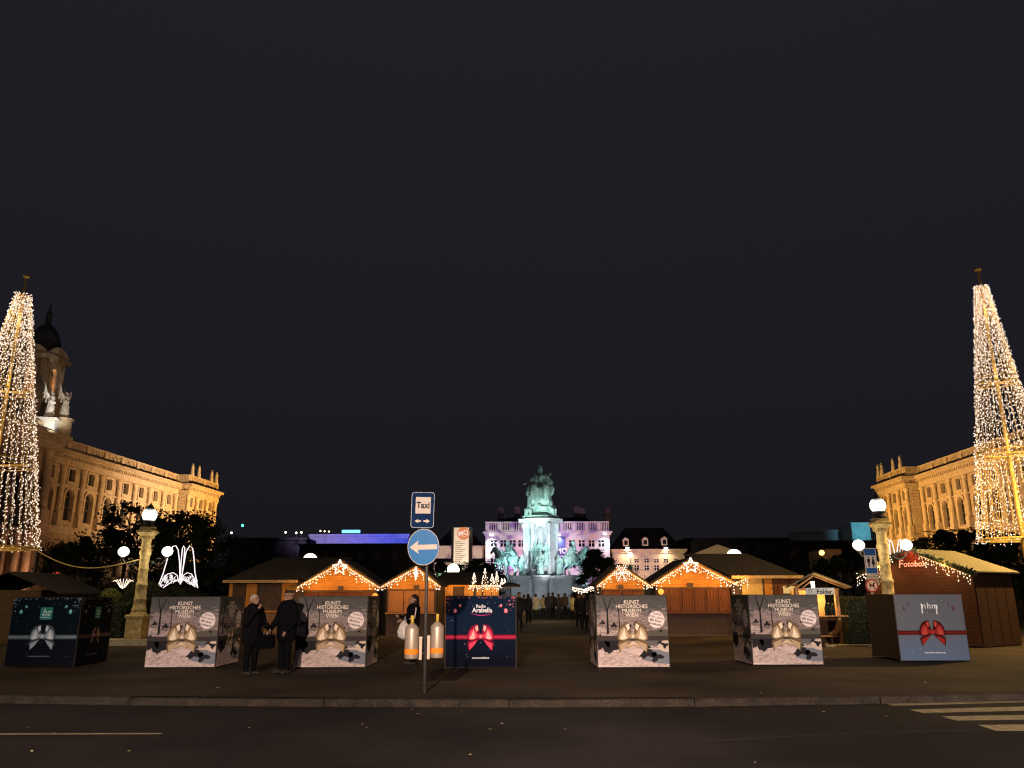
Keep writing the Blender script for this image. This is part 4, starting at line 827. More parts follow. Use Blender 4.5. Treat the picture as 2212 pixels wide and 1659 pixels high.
t = T('low_bollard', 'short pale rounded stone beside the Fotobox hut', 'bollard', (P(1898, 1385, 25.6).x+.1, 25.9, 0)); mb = MB(); mb.lathe([(.12, 0), (.12, .35), (.09, .45), (.0, .48)], CREAM, n=12); mb.build('stone', t)
# ---------------------------------------------------------------- plants
def leafmat(n, a, b): return mat(n, b, .75, c2=a, scale=1.5)
NEED = leafmat('conifer_foliage', (.014, .020, .011), (.034, .045, .022)); BROAD = leafmat('broadleaf_foliage', (.018, .022, .012), (.048, .052, .024))
BARK = mat('bark', (.07, .05, .035), .9, .3, 12, bump=.4)
def leaves(mb, n, f, size, m, rd):
    for _ in range(n):
        c = Vector(f(rd)); a = Vector((rd.gauss(0, 1), rd.gauss(0, 1), rd.gauss(0, 1))).normalized(); b = a.orthogonal().normalized(); s = size*rd.uniform(.6, 1.3)
        mb.add([c-a*s, c+b*s*.5, c+a*s, c-b*s*.5], [(0, 1, 2, 3)], m)
def hedge(x0, x1, y0, y1, h, label):
    t = T('hedge', label, 'hedge', ((x0+x1)/2, (y0+y1)/2, 0)); hx, hy = (x1-x0)/2, (y1-y0)/2
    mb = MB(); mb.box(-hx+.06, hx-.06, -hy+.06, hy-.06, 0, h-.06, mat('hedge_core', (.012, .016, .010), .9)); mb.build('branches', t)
    mb = MB(); rd = random.Random(int(abs(x0*10)))
    def f(r):
        k = r.random()
        if k < .45: return (r.uniform(-hx, hx), -hy+r.gauss(0, .03), r.uniform(.05, h))
        if k < .85: return (r.uniform(-hx, hx), r.uniform(-hy, hy), h+r.gauss(-.03, .03))
        return ((hx if r.random() < .5 else -hx)+r.gauss(0, .03), r.uniform(-hy, hy), r.uniform(.05, h))
    leaves(mb, int(520*(x1-x0)), f, .05, BROAD, rd); mb.build('foliage', t)
xp = lambda u, Y: P(u, 1290, Y).x
hedge(xp(100, 31), xp(272, 31), 30.9, 32.2, 1.42, 'long dark clipped hedge between the dark poster cube and the lamp column')
hedge(xp(335, 31.5), xp(480, 31.5), 31.2, 32.4, 1.46, 'dark clipped hedge behind the leftmost museum cube')
hedge(xp(1818, 28.6), xp(1905, 28.6), 28.4, 29.8, 1.55, 'dark clipped hedge between the kiosk and the Fotobox hut')
mb = MB(); cs = mat('kerb_stone_pale', (.42, .36, .24), .85, .25, 4)
mb.box(xp(196, 29), xp(430, 29), 29.0, 29.9, 0, .20, cs); tag(mb.build('stone_border'), 'low pale stone border under the left lamp column', 'border')
mb = MB(); mb.box(xp(1775, 27), xp(1905, 27), 27.0, 27.2, 0, .06, cs); tag(mb.build('stone_border'), 'low pale stone border in front of the kiosk and hedge', 'border')
def bush(u, v0, v1, Y, r, label, sc=1.0, m=None, sx=1):
    z1 = P(u, v0, Y).z; x = xp(u, Y); t = T('bush', label, 'bush', (x, Y, 0)); c = z1-r*sc
    mb = MB(); rd = random.Random(int(u))
    def f(r_):
        d = Vector((r_.gauss(0, 1), r_.gauss(0, 1), r_.gauss(0, 1))).normalized()*r*r_.uniform(.88, 1.02); return (d.x*sx, d.y, c+d.z*sc)
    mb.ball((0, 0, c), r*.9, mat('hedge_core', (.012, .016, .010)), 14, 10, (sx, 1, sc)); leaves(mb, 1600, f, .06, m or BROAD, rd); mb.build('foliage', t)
    mb = MB(); mb.tube([(0, 0, 0), (0, 0, max(.1, c-r*.5))], .08, BARK); mb.build('stem', t)
bush(308, 1254, 1290, 33.5, .75, 'rounded topiary bush right behind the left lamp column', .8)
bush(386, 1267, 1290, 36, 1.1, 'dark domed topiary bush under the left light fountain', .8)
bush(430, 1280, 1290, 40, .8, 'small dark bush at the foot of the left light fountain', .8)
bush(239, 1272, 1290, 34, .42, 'small yellow green bush coloured as if lit above the hedge on the left', .9, mat('lit_look_leaves', (.20, .22, .05), .8, .3, 8))  # brighter leaf colour paints the lamplight on this bush
def tree(u, vtop, Y, r, label, kind='broad', trunk=None, n=None, seed=None, zlow=.25, name='tree', group='dark trees around the square'):
    z1 = P(u, vtop, Y).z; x = xp(u, Y); rd = random.Random(seed or int(u*7+Y)); t = T(name, label, 'tree', (x, Y, 0), 0, group); zl = z1*zlow
    mb = MB(); mb.tube([(0, 0, 0), (rd.uniform(-.1, .1)*r, 0, z1*.5), (0, 0, z1*.9)], [.035*z1*.6, .025*z1*.6, .01], BARK, 8); limbs = []
    for k in range(16):
        z = rd.uniform(zl, z1*.85); a = rd.uniform(0, 6.28); f = 1-(z-zl)/(z1-zl) if kind == 'cone' else math.sqrt(max(.05, 1-((z-(zl+z1)/2)/((z1-zl)/2))**2)); L = r*f*.85
        e = Vector((L*math.cos(a), L*math.sin(a), z+(.15*L if kind != 'cone' else -.05*L))); mb.tube([(0, 0, z-.2*L), e*.5+Vector((0, 0, z*.5)), e], [.012*z1*.5, .008*z1*.5, .004*z1], BARK, 5); limbs.append(e)
    mb.build('trunk', t)
    mb = MB(); cl = []
    for k in range(34 if kind == 'broad' else 46):
        z = rd.uniform(zl, z1); f = (1-(z-zl)/(z1-zl))**.8 if kind == 'cone' else math.sqrt(max(0, 1-((z-(zl+z1)/2)/((z1-zl)/2))**2)); a = rd.uniform(0, 6.28); q = r*f*rd.uniform(.45, 1.0); cl.append((q*math.cos(a), q*math.sin(a), z, r*rd.uniform(.14, .3)*(1 if kind == 'broad' else .6+.5*f)))
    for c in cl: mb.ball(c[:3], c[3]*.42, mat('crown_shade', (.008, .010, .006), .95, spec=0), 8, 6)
    def f(r_):
        c = r_.choice(cl); return (c[0]+r_.gauss(0, 1)*c[3]*.6, c[1]+r_.gauss(0, 1)*c[3]*.6, min(z1*1.02, c[2]+r_.gauss(0, 1)*c[3]*(.45 if kind == 'broad' else .3)))
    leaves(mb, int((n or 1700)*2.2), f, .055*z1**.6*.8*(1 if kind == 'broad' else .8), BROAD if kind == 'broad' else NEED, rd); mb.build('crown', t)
tree(372, 1108, 62, 3.6, 'dark dense tree right of the left globe lamp, before the museum', n=2600)
tree(352, 1128, 66, 2.6, 'smaller dark tree directly behind the left globe lamp', 'cone')
tree(432, 1158, 80, 5.0, 'broad dark tree below the end pavilion of the left museum', n=2600)
tree(205, 1150, 70, 4.2, 'dark loose crown low in front of the left museum windows, left of the lamp', n=1400)
tree(262, 1088, 85, 3.6, 'tall thin crowned tree before the middle of the left museum', n=900, zlow=.45)
tree(150, 1175, 58, 3.0, 'low dark tree near the red banners', n=1300)
tree(490, 1205, 75, 4.0, 'low dark tree left of the starred left hut', n=1500)
tree(1288, 1190, 80, 3.4, 'large dark pointed topiary tree right of the monument', 'cone', n=9000, zlow=.02)
tree(1318, 1206, 100, 2.8, 'spiky pine behind the snowflake hut, left of the other pine', 'cone', n=1400)
tree(1352, 1222, 95, 3.6, 'low spreading pine above the snowflake hut', n=1300)
tree(960, 1216, 90, 5.2, 'dark pine under the lit museum quarter panel', n=2200)
tree(1005, 1224, 95, 5.0, 'wide dark pine right of the lit panel', n=2200)
tree(1040, 1216, 88, 3.4, 'dark red lit tree beside the left horse statue', n=2200)
tree(2012, 1166, 46, 2.6, 'dark fir with long branches behind the Fotobox hut', 'cone', n=2200)
tree(1985, 1172, 52, 2.0, 'narrow dark fir left of its larger neighbour behind the Fotobox hut', 'cone', n=1500)
tree(1840, 1212, 60, 4.0, 'rounded dark tree behind the toilet sign', n=1700)
tree(2095, 1150, 60, 3.6, 'dark tree below the right light cone, left side', n=1800)
tree(2150, 1168, 56, 3.8, 'dark tree below the right light cone, middle', n=1800)
tree(2210, 1160, 60, 3.6, 'dark tree at the right edge of the picture', n=1500)

# ---------------------------------------------------------------- small market things behind the cubes
p = P(45, 1283, 30); t = T('market_hut', 'dark unlit hut roof at the left edge behind the dark poster cube', 'market hut', (xp(20, 31), 31, 0)); w = xp(75, 31)-xp(-60, 31)
mb = MB(); mb.box(-w/2, w/2, 0, 3, 0, 1.9, WOODD); mb.build('hut_body', t)
for s in (-1, 1):
    mb = MB(); A = Vector((s*(w/2+.9), -.3, 1.74)); Bv = Vector((0, -.3, P(0, 1238, 31).z)); N = Vector((0, 0, .06)); Ld = Vector((0, 3.6, 0)); vs = [A, Bv, Bv+N, A+N]; vs += [v+Ld for v in vs]
    mb.add(vs, [(0, 1, 2, 3), (7, 6, 5, 4), (0, 4, 5, 1), (1, 5, 6, 2), (2, 6, 7, 3), (3, 7, 4, 0)], ROOFM); mb.build('roof', t)
for i, (u0, u1) in enumerate(((97.5, 110), (111.5, 124))):
    Yb = 58; x0, x1 = xp(u0, Yb), xp(u1, Yb); z1, z0 = P(u0, 1234, Yb).z, P(u0, 1263, Yb).z
    t = T('lit_banner', ('red lit banner near the museum, left of the two', 'red lit banner near the museum, right of the two')[i], 'banner', ((x0+x1)/2, Yb, 0)); w = (x1-x0)/2
    mb = MB(); mb.box(-w-.04, -w, 0, .05, 0, z1, GREY); mb.box(w, w+.04, 0, .05, 0, z1, GREY); mb.build('frame', t)
    mb = MB(); mb.box(-w, w, 0, .04, z0, z1, glow('red_banner', (.9, .10, .06), .75, True)); F = front(0, -.002, 0); wl = glow('white_banner_text', (1, .75, .68), 1.0)
    for k, (zz, ww) in enumerate(((.60, .75), (.42, .7), (.24, .55))): mb.sheet(rect(-w*ww, w*ww, z0+(z1-z0)*(zz-.05), z0+(z1-z0)*(zz+.05)), wl, F, .004)
    mb.sheet(rect(w*(-.98 if i == 0 else .82), w*(-.82 if i == 0 else .98), z0, z1), wl, F, .004); mb.build('panel', t)
# flame lights over the middle stall
YM = 44; X5 = xp(1010, YM); t = T('market_stall', 'dark roofed stall with orange slats behind the Radio cube', 'market stall', (X5, YM, 0)); q = lambda u, v: (P(u, 1290, YM).x-X5, lz(u, v, YM))
mb = MB(); x0, x1 = q(945, 0)[0], q(1082, 0)[0]; z0, z1 = q(960, 1263)[1], q(960, 1240)[1]
e = [(x0, -.4, z0), (x1, -.4, z0), (x1, 3.2, z0), (x0, 3.2, z0)]; mb.add(e+[(x0+.1, 1.4, z1+.15), (x1-.3, 1.4, z1+.15)], [(0, 1, 5, 4), (1, 2, 5), (2, 3, 4, 5), (3, 0, 4), (3, 2, 1, 0)], ROOFM); mb.build('roof', t)
mb = MB(); mb.box(x0+.2, x1-.2, .05, 3.0, 0, z0-.03, WOODD); mb.build('stall_body', t); mb = MB()
for a, b in ((961, 978), (1003, 1022), (1029, 1040), (1044, 1060), (1062, 1078)): vplanks(mb, q(a, 0)[0], q(b, 0)[0], .0, z0-.1, .05, mat('lit_slats', (.5, .25, .07), .6, .2, 6), .1)
mb.box(x0+.4, x1-.2, -.06, .02, z0-.1, z0-.02, WOOD); mb.build('slats', t)
hut_lights(X5, (-.7, .3, 1.2), YM-.6, z0-.1, 7)
for i, (u, vt, vb, w) in enumerate(((1024, 1238, 1262, .14), (1047.5, 1228, 1268, .20), (1063, 1240, 1266, .15), (1073, 1234, 1264, .13), (1096-8.5, 1250, 1270, .12), (1094, 1250, 1268, .12))):
    Yl = 43.2; x = xp(u if i < 4 else (1081, 1087)[i-4]+3, Yl); zt, zb = lz(u, vt, Yl), lz(u, vb, Yl); t = T('light_tree', 'small flame shaped light tree on the middle stall, number %s from the left' % ('one', 'two', 'three', 'four', 'five', 'six')[i], 'light decoration', (x, Yl, zb), 0, 'flame shaped light trees')
    mb = MB(); rd = random.Random(i)
    for k in range(60):
        f = rd.random(); r = w*(1-f)**.8*(1 if f > .12 else .6); a = rd.uniform(0, 6.28); mb.octa((r*math.cos(a), r*math.sin(a), f*(zt-zb)), .024, BULB)
    mb.build('bulbs', t); mb = MB(); mb.tube([(0, 0, -.15), (0, 0, zt-zb)], .012, GOLDW, 5); mb.build('stem', t)
icicles('icicle lights along the eave of the middle stall', [Vector((xp(1012, 43.4), 43.4, z0-.05)), Vector((xp(1082, 43.4), 43.4, z0-.05))], .42, 24, 8, .034)
icicles('cluster of fairy lights left of the snowflake hut', [P(1237, 1268, 46), P(1262, 1273, 46), P(1285, 1262, 46)], .42, 24, 9, .045)
t = T('parasol', 'dark market parasol with a pale lower edge beside the Radio cube', 'parasol', (xp(1103, 41), 41, 0)); zz = lz(1103, 1258, 41); mb = MB(); mb.lathe([(.52, zz-.22), (.50, zz-.12), (.1, zz)], mat('parasol_cloth', (.03, .03, .035), .8), n=10); mb.build('canopy', t); mb = MB(); mb.lathe([(.525, zz-.25), (.525, zz-.22)], mat('parasol_rim', (.5, .42, .32), .7), n=10); mb.build('rim', t); mb = MB(); mb.tube([(0, 0, 0), (0, 0, zz)], .03, IRON); mb.build('pole', t)
# light fountains
def fountain(us, Y, label, f=1):
    t = T('light_fountain', label, 'light decoration', (xp(us, Y), Y, 0), 0, 'fountain shaped rope light figures'); o = Vector((xp(us, Y), Y, 0)); q = lambda u, v: P(u, v, Y)-o
    mb = MB()
    for L in (((340, 1270), (352, 1240), (360, 1213), (366, 1192), (374, 1180), (380, 1179), (385, 1188), (388, 1215), (389, 1262)), ((389, 1262), (391, 1215), (394, 1185), (397, 1179), (399, 1184), (397, 1215), (391, 1255)), ((390, 1262), (396, 1225), (402, 1192), (410, 1179), (416, 1184), (419, 1205), (421, 1235), (427, 1270))):
        mb.tube([q(a, b) for a, b in L], .026, BULBW, 7)
    for L in (((342, 1270), (352, 1252), (362, 1240), (374, 1237), (383, 1243), (386, 1258)), ((392, 1258), (396, 1243), (404, 1237), (414, 1240), (420, 1252), (427, 1270)), ((352, 1270), (372, 1256), (390, 1251), (408, 1257), (422, 1268))): mb.tube([q(a, b) for a, b in L], .022, BULBW, 6)
    mb.build('rope_light', t); mb = MB(); rd = random.Random(3)
    for s, cx in ((-1, 366), (1, 408)):
        for k in range(130):
            u = cx+s*0+rd.uniform(-18, 18); v = rd.uniform(1240, 1268); e = ((u-cx)/19)**2+((v-1262)/24)**2
            if e < 1 and v < 1251+abs(u-389)*.42: mb.tube([q(u, v), q(u+s*1.5, v+4)], .012, BULBW, 4)
    mb.build('net_light', t); return t
fl = fountain(385, 45, 'white fountain of arched rope lights behind the leftmost museum cube')
light('POINT', (fl.location.x, 43.5, 3.0), 60, (1, .85, .85), None, .4, name='rope_glow')
Yn = 44; o = Vector((xp(1937, Yn), Yn, 0)); t = T('light_fountain', 'white fountain of arched rope lights right of the right lamp column', 'light decoration', o, 0, 'fountain shaped rope light figures'); mb = MB(); q = lambda u, v: P(u, v, Yn)-o
for L in (((1913, 1168), (1917, 1164), (1921, 1168), (1923, 1200), (1924, 1216)), ((1923, 1166), (1927, 1172), (1934, 1200), (1937, 1216)), ((1934, 1216), (1938, 1190), (1941, 1168), (1945, 1164), (1948, 1180), (1952, 1215)), ((1936, 1215), (1944, 1190), (1950, 1168), (1954, 1164), (1958, 1176)), ((1964, 1196), (1968, 1208), (1971, 1217)), ((1930, 1210), (1936, 1216), (1944, 1212))): mb.tube([q(a, b) for a, b in L], .026, BULBW, 7)
mb.build('rope_light', t)
Yp2 = 50; o = P(266, 1258, Yp2); t = T('light_palm', 'small glowing umbrella of light strings above the hedge left of the lamp column', 'light decoration', tuple(o)); mb = MB()
for k in range(7):
    a = (k-3)*.33; mb.tube([(.18*math.sin(a), 0, -.38+.1*abs(a)), (.42*math.sin(a), 0, .0), (.62*math.sin(a), 0, .22*math.cos(a)), (.75*math.sin(a), 0, .10*math.cos(a))], .016, BULB, 5)
mb.build('strings', t)
# far lamps
def park_lamp(u, v, Y, label, col, r, half=False, e=40, pole=True, s=6):
    x = P(u, v, Y); t = T('park_lamp', label, 'street lamp', (x.x, Y, 0), 0, 'small far lamps'); mb = MB(); m = glow('lamp_%d_%d' % (u, v), col, s, True)
    if half: mb.lathe([(r, x.z), (r*.96, x.z+r*.35), (r*.75, x.z+r*.65), (r*.4, x.z+r*.85), (.0, x.z+r*.9)], m, n=16); mb.build('lamp_dome', t, True)
    else: mb.ball((0, 0, x.z), r, m, 12, 9); mb.build('globe', t, True)
    if pole: mb = MB(); mb.tube([(0, .05, 0), (0, .05, x.z-r*.2)], .05, IRON, 6); mb.build('pole', t)
    if e: light('POINT', (0, -r*1.6, x.z-.1), e, col, t, r)
park_lamp(670, 1209, 55, 'white dome lamp above the wide roof of the starred left hut', (1, .82, .62), .45, True, 60)
park_lamp(1586, 1201, 52, 'white dome lamp above the hip roof of the large right hut', (1, .86, .62), .46, True, 60)
park_lamp(979, 1231, 75, 'bright white lamp glowing through the pines', (1, .88, .62), .55, e=250, s=9)
park_lamp(1056, 1200, 150, 'small orange lamp left of the lit palace', (1, .55, .32), .5, e=60)
park_lamp(1362, 1199, 150, 'small orange lamp right of the lit palace', (1, .55, .32), .45, e=60)
park_lamp(1775, 1194, 120, 'orange lamp in the dark left of the toilet sign', (1, .45, .1), .38, e=30)
park_lamp(1853, 1243, 60, 'white lamp on a slim mast left of the toilet sign', (.95, .9, 1), .17, e=10)
park_lamp(524, 1135, 260, 'tiny green light far beyond the left museum', (.05, .9, .5), .4, e=0)
for i, (u, v) in enumerate(((617, 1150), (640, 1151), (651, 1150), (470+30, 1151))): park_lamp(u, v, 240, 'tiny pale light on the dark skyline, %s' % ('leftmost of the row', 'second of the row', 'rightmost of the row', 'closest to the left museum')[i], (.8, .95, .65), .28, e=0)

# ---------------------------------------------------------------- museums
AX = Vector((.0549, .9985, 0)); RX = Vector((.9985, -.0549, 0)); MO = Vector((P(1169.5, 1250, 113).x, 113, 0))
HC = 28.15
def arch(cx, z0, zs, w, n=8): return [(cx-w, z0), (cx+w, z0)]+[(cx+w*math.cos(math.pi*k/n), zs+w*math.sin(math.pi*k/n)) for k in range(n+1)]
def balustrade(mb, x0, x1, y, z, m, side=None):
    n = max(2, round((x1-x0)/6.3)); w = (x1-x0)/n
    for k in range(n+1): mb.box(x0+k*w-.5, x0+k*w+.5, y-.35, y+.35, z, z+2.3, m)
    mb.box(x0, x1, y-.3, y+.3, z-.002, z+.5, m); mb.box(x0, x1, y-.36, y+.36, z+1.95, z+2.25, m)
    for k in range(n):
        for j in range(9):
            x = x0+k*w+.75+(w-1.5)*(j+.5)/9; mb.box(x-.16, x+.16, y-.15, y+.15, z+.5, z+1.95, m)
def museum(label, lat, s1, s2, s3, side, pav, Pj):
    """facade runs along +s; local x = +s for the left museum, -s for the right; local -y looks to the square"""
    org = MO+RX*lat; rz = math.atan2(AX.y, AX.x) if side < 0 else math.atan2(-AX.y, -AX.x)
    t = T('museum', label, 'museum', tuple(org), rz); sg = 1 if side < 0 else -1
    def X(a, b): return (a, b) if sg > 0 else (-b, -a)
    def wall(a, b, y, nb, name='wall', wing=False):
        x0, x1 = X(a, b); bw = (x1-x0)/nb; mb = MB(); F = front(0, y, 0); H = []
        cs = [x0+bw*(k+.5) for k in range(nb)]
        ww = min(1.25, bw*.22)
        for c in cs:
            H.append(arch(c, 15.6, 20.0, ww+.1)); H.append(rect(c-1.0, c+1.0, 22.9, 25.2)); H.append(arch(c, 5.6, 10.0, ww+.1))
        mb.holes(rect(x0, x1, 0, HC-1.5), H, .7, STONED, F)
        mb.build(name, t)
        mb = MB()       # rusticated base courses and string courses
        for k in range(9):
            z = .4+k*1.45
            for j in range(nb+1):
                a0 = x0+bw*(j-.5)+ww+.35 if j else x0; a1 = x0+bw*(j+.5)-ww-.35 if j < nb else x1
                a0 = max(a0, x0); a1 = min(a1, x1)
                if a1-a0 > .2: mb.box(a0, a1, y-.14, y, z, z+1.3, STONED)
        mb.box(x0, x1, y-.7, y, 13.7, 14.3, STONE); mb.box(x0, x1, y-.45, y, 12.9, 13.7, STONE); mb.build('base_courses', t)
        for c in cs:
            o = MB(); A = arch(c, 15.6, 20.0, ww+.1); F2 = front(0, y+.6, 0); o.sheet(A, GLASSD, F2, 0); o.box(c-.06, c+.06, y+.5, y+.58, 15.6, 21.2, FRAME); o.box(c-ww, c+ww, y+.5, y+.57, 18.0, 18.15, FRAME); o.box(c-ww, c+ww, y+.5, y+.57, 20.0, 20.12, FRAME)
            # moulded surround
            n = 10; A0 = [(c+(ww+.15)*math.cos(math.pi*k/n), 20+(ww+.15)*math.sin(math.pi*k/n)) for k in range(n+1)]; A1 = [(c+(ww+.6)*math.cos(math.pi*k/n), 20+(ww+.6)*math.sin(math.pi*k/n)) for k in range(n+1)]
            ring = A1+A0[::-1]; o.prism(ring, .3, STONE, front(0, y-.002, 0))
            for s in (-1, 1): o.box(*sorted((c+s*(ww+.15), c+s*(ww+.55))), y-.28, y-.003, 15.2, 19.6, STONE); o.box(*sorted((c+s*(ww+.1), c+s*(ww+.8))), y-.36, y-.003, 19.6, 19.98, STONE)
            o.box(c-ww-.5, c+ww+.5, y-.3, y-.003, 14.9, 15.2, STONE); o.build('arched_window', t)
            o = MB(); o.sheet(rect(c-1.0, c+1.0, 22.9, 25.2), GLASSD, F2, 0); o.box(c-.06, c+.06, y+.5, y+.58, 22.9, 25.2, FRAME); o.box(c-1, c+1, y+.5, y+.57, 24.1, 24.22, FRAME)
            for xa, xb, za, zb in ((c-1.3, c-1.0, 22.5, 25.6), (c+1.0, c+1.3, 22.5, 25.6), (c-.999, c+.999, 22.5, 22.88), (c-.999, c+.999, 25.22, 25.6)): o.box(xa, xb, y-.18, y-.003, za, zb, STONE)
            o.box(c-1.5, c+1.5, y-.35, y-.003, 22.2, 22.49, STONE); o.build('square_window', t)
            o = MB(); o.sheet(arch(c, 5.6, 10.0, ww+.1), GLASSD, F2, 0); o.box(c-.06, c+.06, y+.5, y+.58, 5.6, 11.2, FRAME); o.build('lower_window', t)
        for k in range(nb+1):
            x = x0+bw*k; x = min(max(x, x0+.6), x1-.6); o = MB(); o.box(x-.75, x+.75, y-1.0, y-.003, 14.31, 16.8, STONE); o.lathe([(.62, 16.8), (.62, 17.1), (.5, 17.2), (.52, 20), (.44, 24.6), (.5, 24.7), (.66, 25.3), (.66, 25.5)], STONE, (x, y-.45, 0), 12); o.build('column', t, False)
        mb = MB()
        mb.box(x0, x1, y-.35, y, 21.62, 21.9, STONE)
        for k in range(nb): mb.box(x0+bw*k+1.2, x0+bw*(k+1)-1.2, y-.12, y-.003, 21.0+1.0, 22.19, STONE)
        mb.build('sill_course', t)
        mb = MB(); e0, e1 = x0-.0, x1+.0; mb.box(e0, e1, y-.9, y+.5, 25.52, 26.6, STONE); mb.box(e0, e1, y-1.0, y+.5, 26.6, 26.72, STONE); mb.box(e0, e1, y-1.5, y+.5, 27.25, 27.55, STONE); mb.box(e0, e1, y-1.9, y+.5, 27.55, HC, STONE); mb.box(e0, e1, y-.95, y+.5, 26.72, 27.25, STONED)
        nn = int((x1-x0)/.9)
        for k in range(nn): x = x0+(k+.5)*(x1-x0)/nn; mb.box(x-.22, x+.22, y-1.45, y-.95, 26.75, 27.24, STONE)
        mb.build('cornice', t)
        mb = MB(); balustrade(mb, x0+.5, x1-.5, y-.3, HC, STONE); mb.build('balustrade', t)
        mb = MB(); mb.box(x0, x1, y+.72, y+26, 0, HC-.2, STONED); mb.build('building_mass', t)
    wall(s1, s2, 0, 8); 
    wall(s2, s3, -Pj, 3, 'wing_wall')
    xw = s2*sg; mb = MB(); a, b = (xw-.02, xw+.7) if sg > 0 else (xw-.7, xw+.02)
    xa = xw-.02*sg
    def endbox(mb, x_in, pr, y0, y1, z0, z1, m): mb.box(*sorted((x_in, x_in-pr*sg)), y0, y1, z0, z1, m)
    endbox(mb, xw-.003*sg, .02, -Pj+.01, -.01, 0, HC-1.5, STONED)
    for k in range(16): endbox(mb, xw-.025*sg, .1, -Pj+.3, -.95, 14.4+k*.7, 15.0+k*.7, STONE)
    endbox(mb, xw-.13*sg, .9, -Pj-1.9, -1.95, 27.55, HC, STONE); endbox(mb, xw-.13*sg, .5, -Pj-1.5, -1.55, 27.25, 27.54, STONE); endbox(mb, xw-.13*sg, .2, -Pj-.9, -1.05, 25.52, 26.6, STONE); endbox(mb, xw-.13*sg, .3, -Pj-.7, -.75, 13.7, 14.3, STONE)
    endbox(mb, xw-.03*sg, .5, -Pj-.6, -.7, HC, HC+2.25, STONE); mb.build('wing_side_wall', t)
    # end face of the wing
    xe = s3*sg; mb = MB(); endbox(mb, xe+.9*sg, .88, -Pj-1.9, 20, 27.55, HC-.001, STONE); endbox(mb, xe+.4*sg, .38, -Pj-.9, 20, 25.52, 26.6, STONE); mb.build('end_cornice', t)
    if pav:
        x0, x1 = X(-8 if sg > 0 else 6, s1); y = -1.7; mb = MB(); mb.box(x0, x1, y, 10, 0, HC+.8, STONED); mb.build('pavilion_wall', t)
        for k in range(5):
            x = x1-1.3-k*4.6 if sg > 0 else x0+1.3+k*4.6
            if not x0 < x < x1: continue
            o = MB(); o.box(x-1.1, x+1.1, y-1.6, y-.003, 12.9, 16.4, STONE); o.lathe([(.9, 16.4), (.9, 16.8), (.75, 17), (.78, 20), (.66, 25.6), (.9, 26.6), (.95, 26.9)], STONE, (x, y-.8, 0), 14); o.build('giant_column', t)
            if k < 4:
                xm = x-2.3*sg; o = MB(); o.sheet(arch(xm, 15.6, 20.4, 1.1), GLASSD, front(0, y-.01, 0)); o.build('pavilion_window', t)
        mb = MB(); mb.box(x0, x1+.8, y-1.9, y-.003, 26.9, 28.3, STONE); mb.box(x0, x1+1.6, y-2.8, y+8, 28.9, 29.8, STONE); mb.box(x0, x1+1.0, y-2.2, y+8, 28.3, 28.9, STONE); mb.box(x0, x1, y-1.5, y+8, 12.2, 12.89, STONE)
        n = 34
        for k in range(n): x = x0+(k+.5)*(x1-x0)/n; mb.box(x-.25, x+.25, y-2.7, y-2.2, 28.32, 28.88, STONE)
        mb.build('pavilion_cornice', t)
        mb = MB(); mb.box(x0, x1-.5, y-.5, y+6, 29.8, 31.6, STONED); mb.build('attic', t)
        for k in range(4):          # portal columns near the ground
            x = x1-6.2-k*3.2 if sg > 0 else x0+6.2+k*3.2; o = MB(); o.box(x-1.1, x+1.1, y-3.4, y-1.3, 0, 1.6, STONE); o.lathe([(.95, 1.6), (.95, 2.1), (.8, 2.3), (.75, 11.2), (.95, 11.8), (.95, 12.19)], STONE, (x, y-2.4, 0), 16); o.build('portal_column', t)
        for k in range(5):
            x = x1-3-k*4 if sg > 0 else x0+3+k*4
            for z in range(8): mb = MB() if z == 0 else mb; mb.box(x-.9, x+.9, y-.5, y-.002, .3+z*1.45, 1.62+z*1.45, STONED)
            mb.build('rusticated_pier', t)
    return t, sg, rz, org
ML, sgl, rzl, orgl = museum('long sandstone museum on the left with arched windows, columns and corner tower', -90.2, 23.4, 75.6, 92.3, -1, True, 2.6)
MR, sgr, rzr, orgr = museum('long sandstone museum on the right with arched windows and roof statues', 87.2, 22, 76.5, 93, 1, False, 3.0)
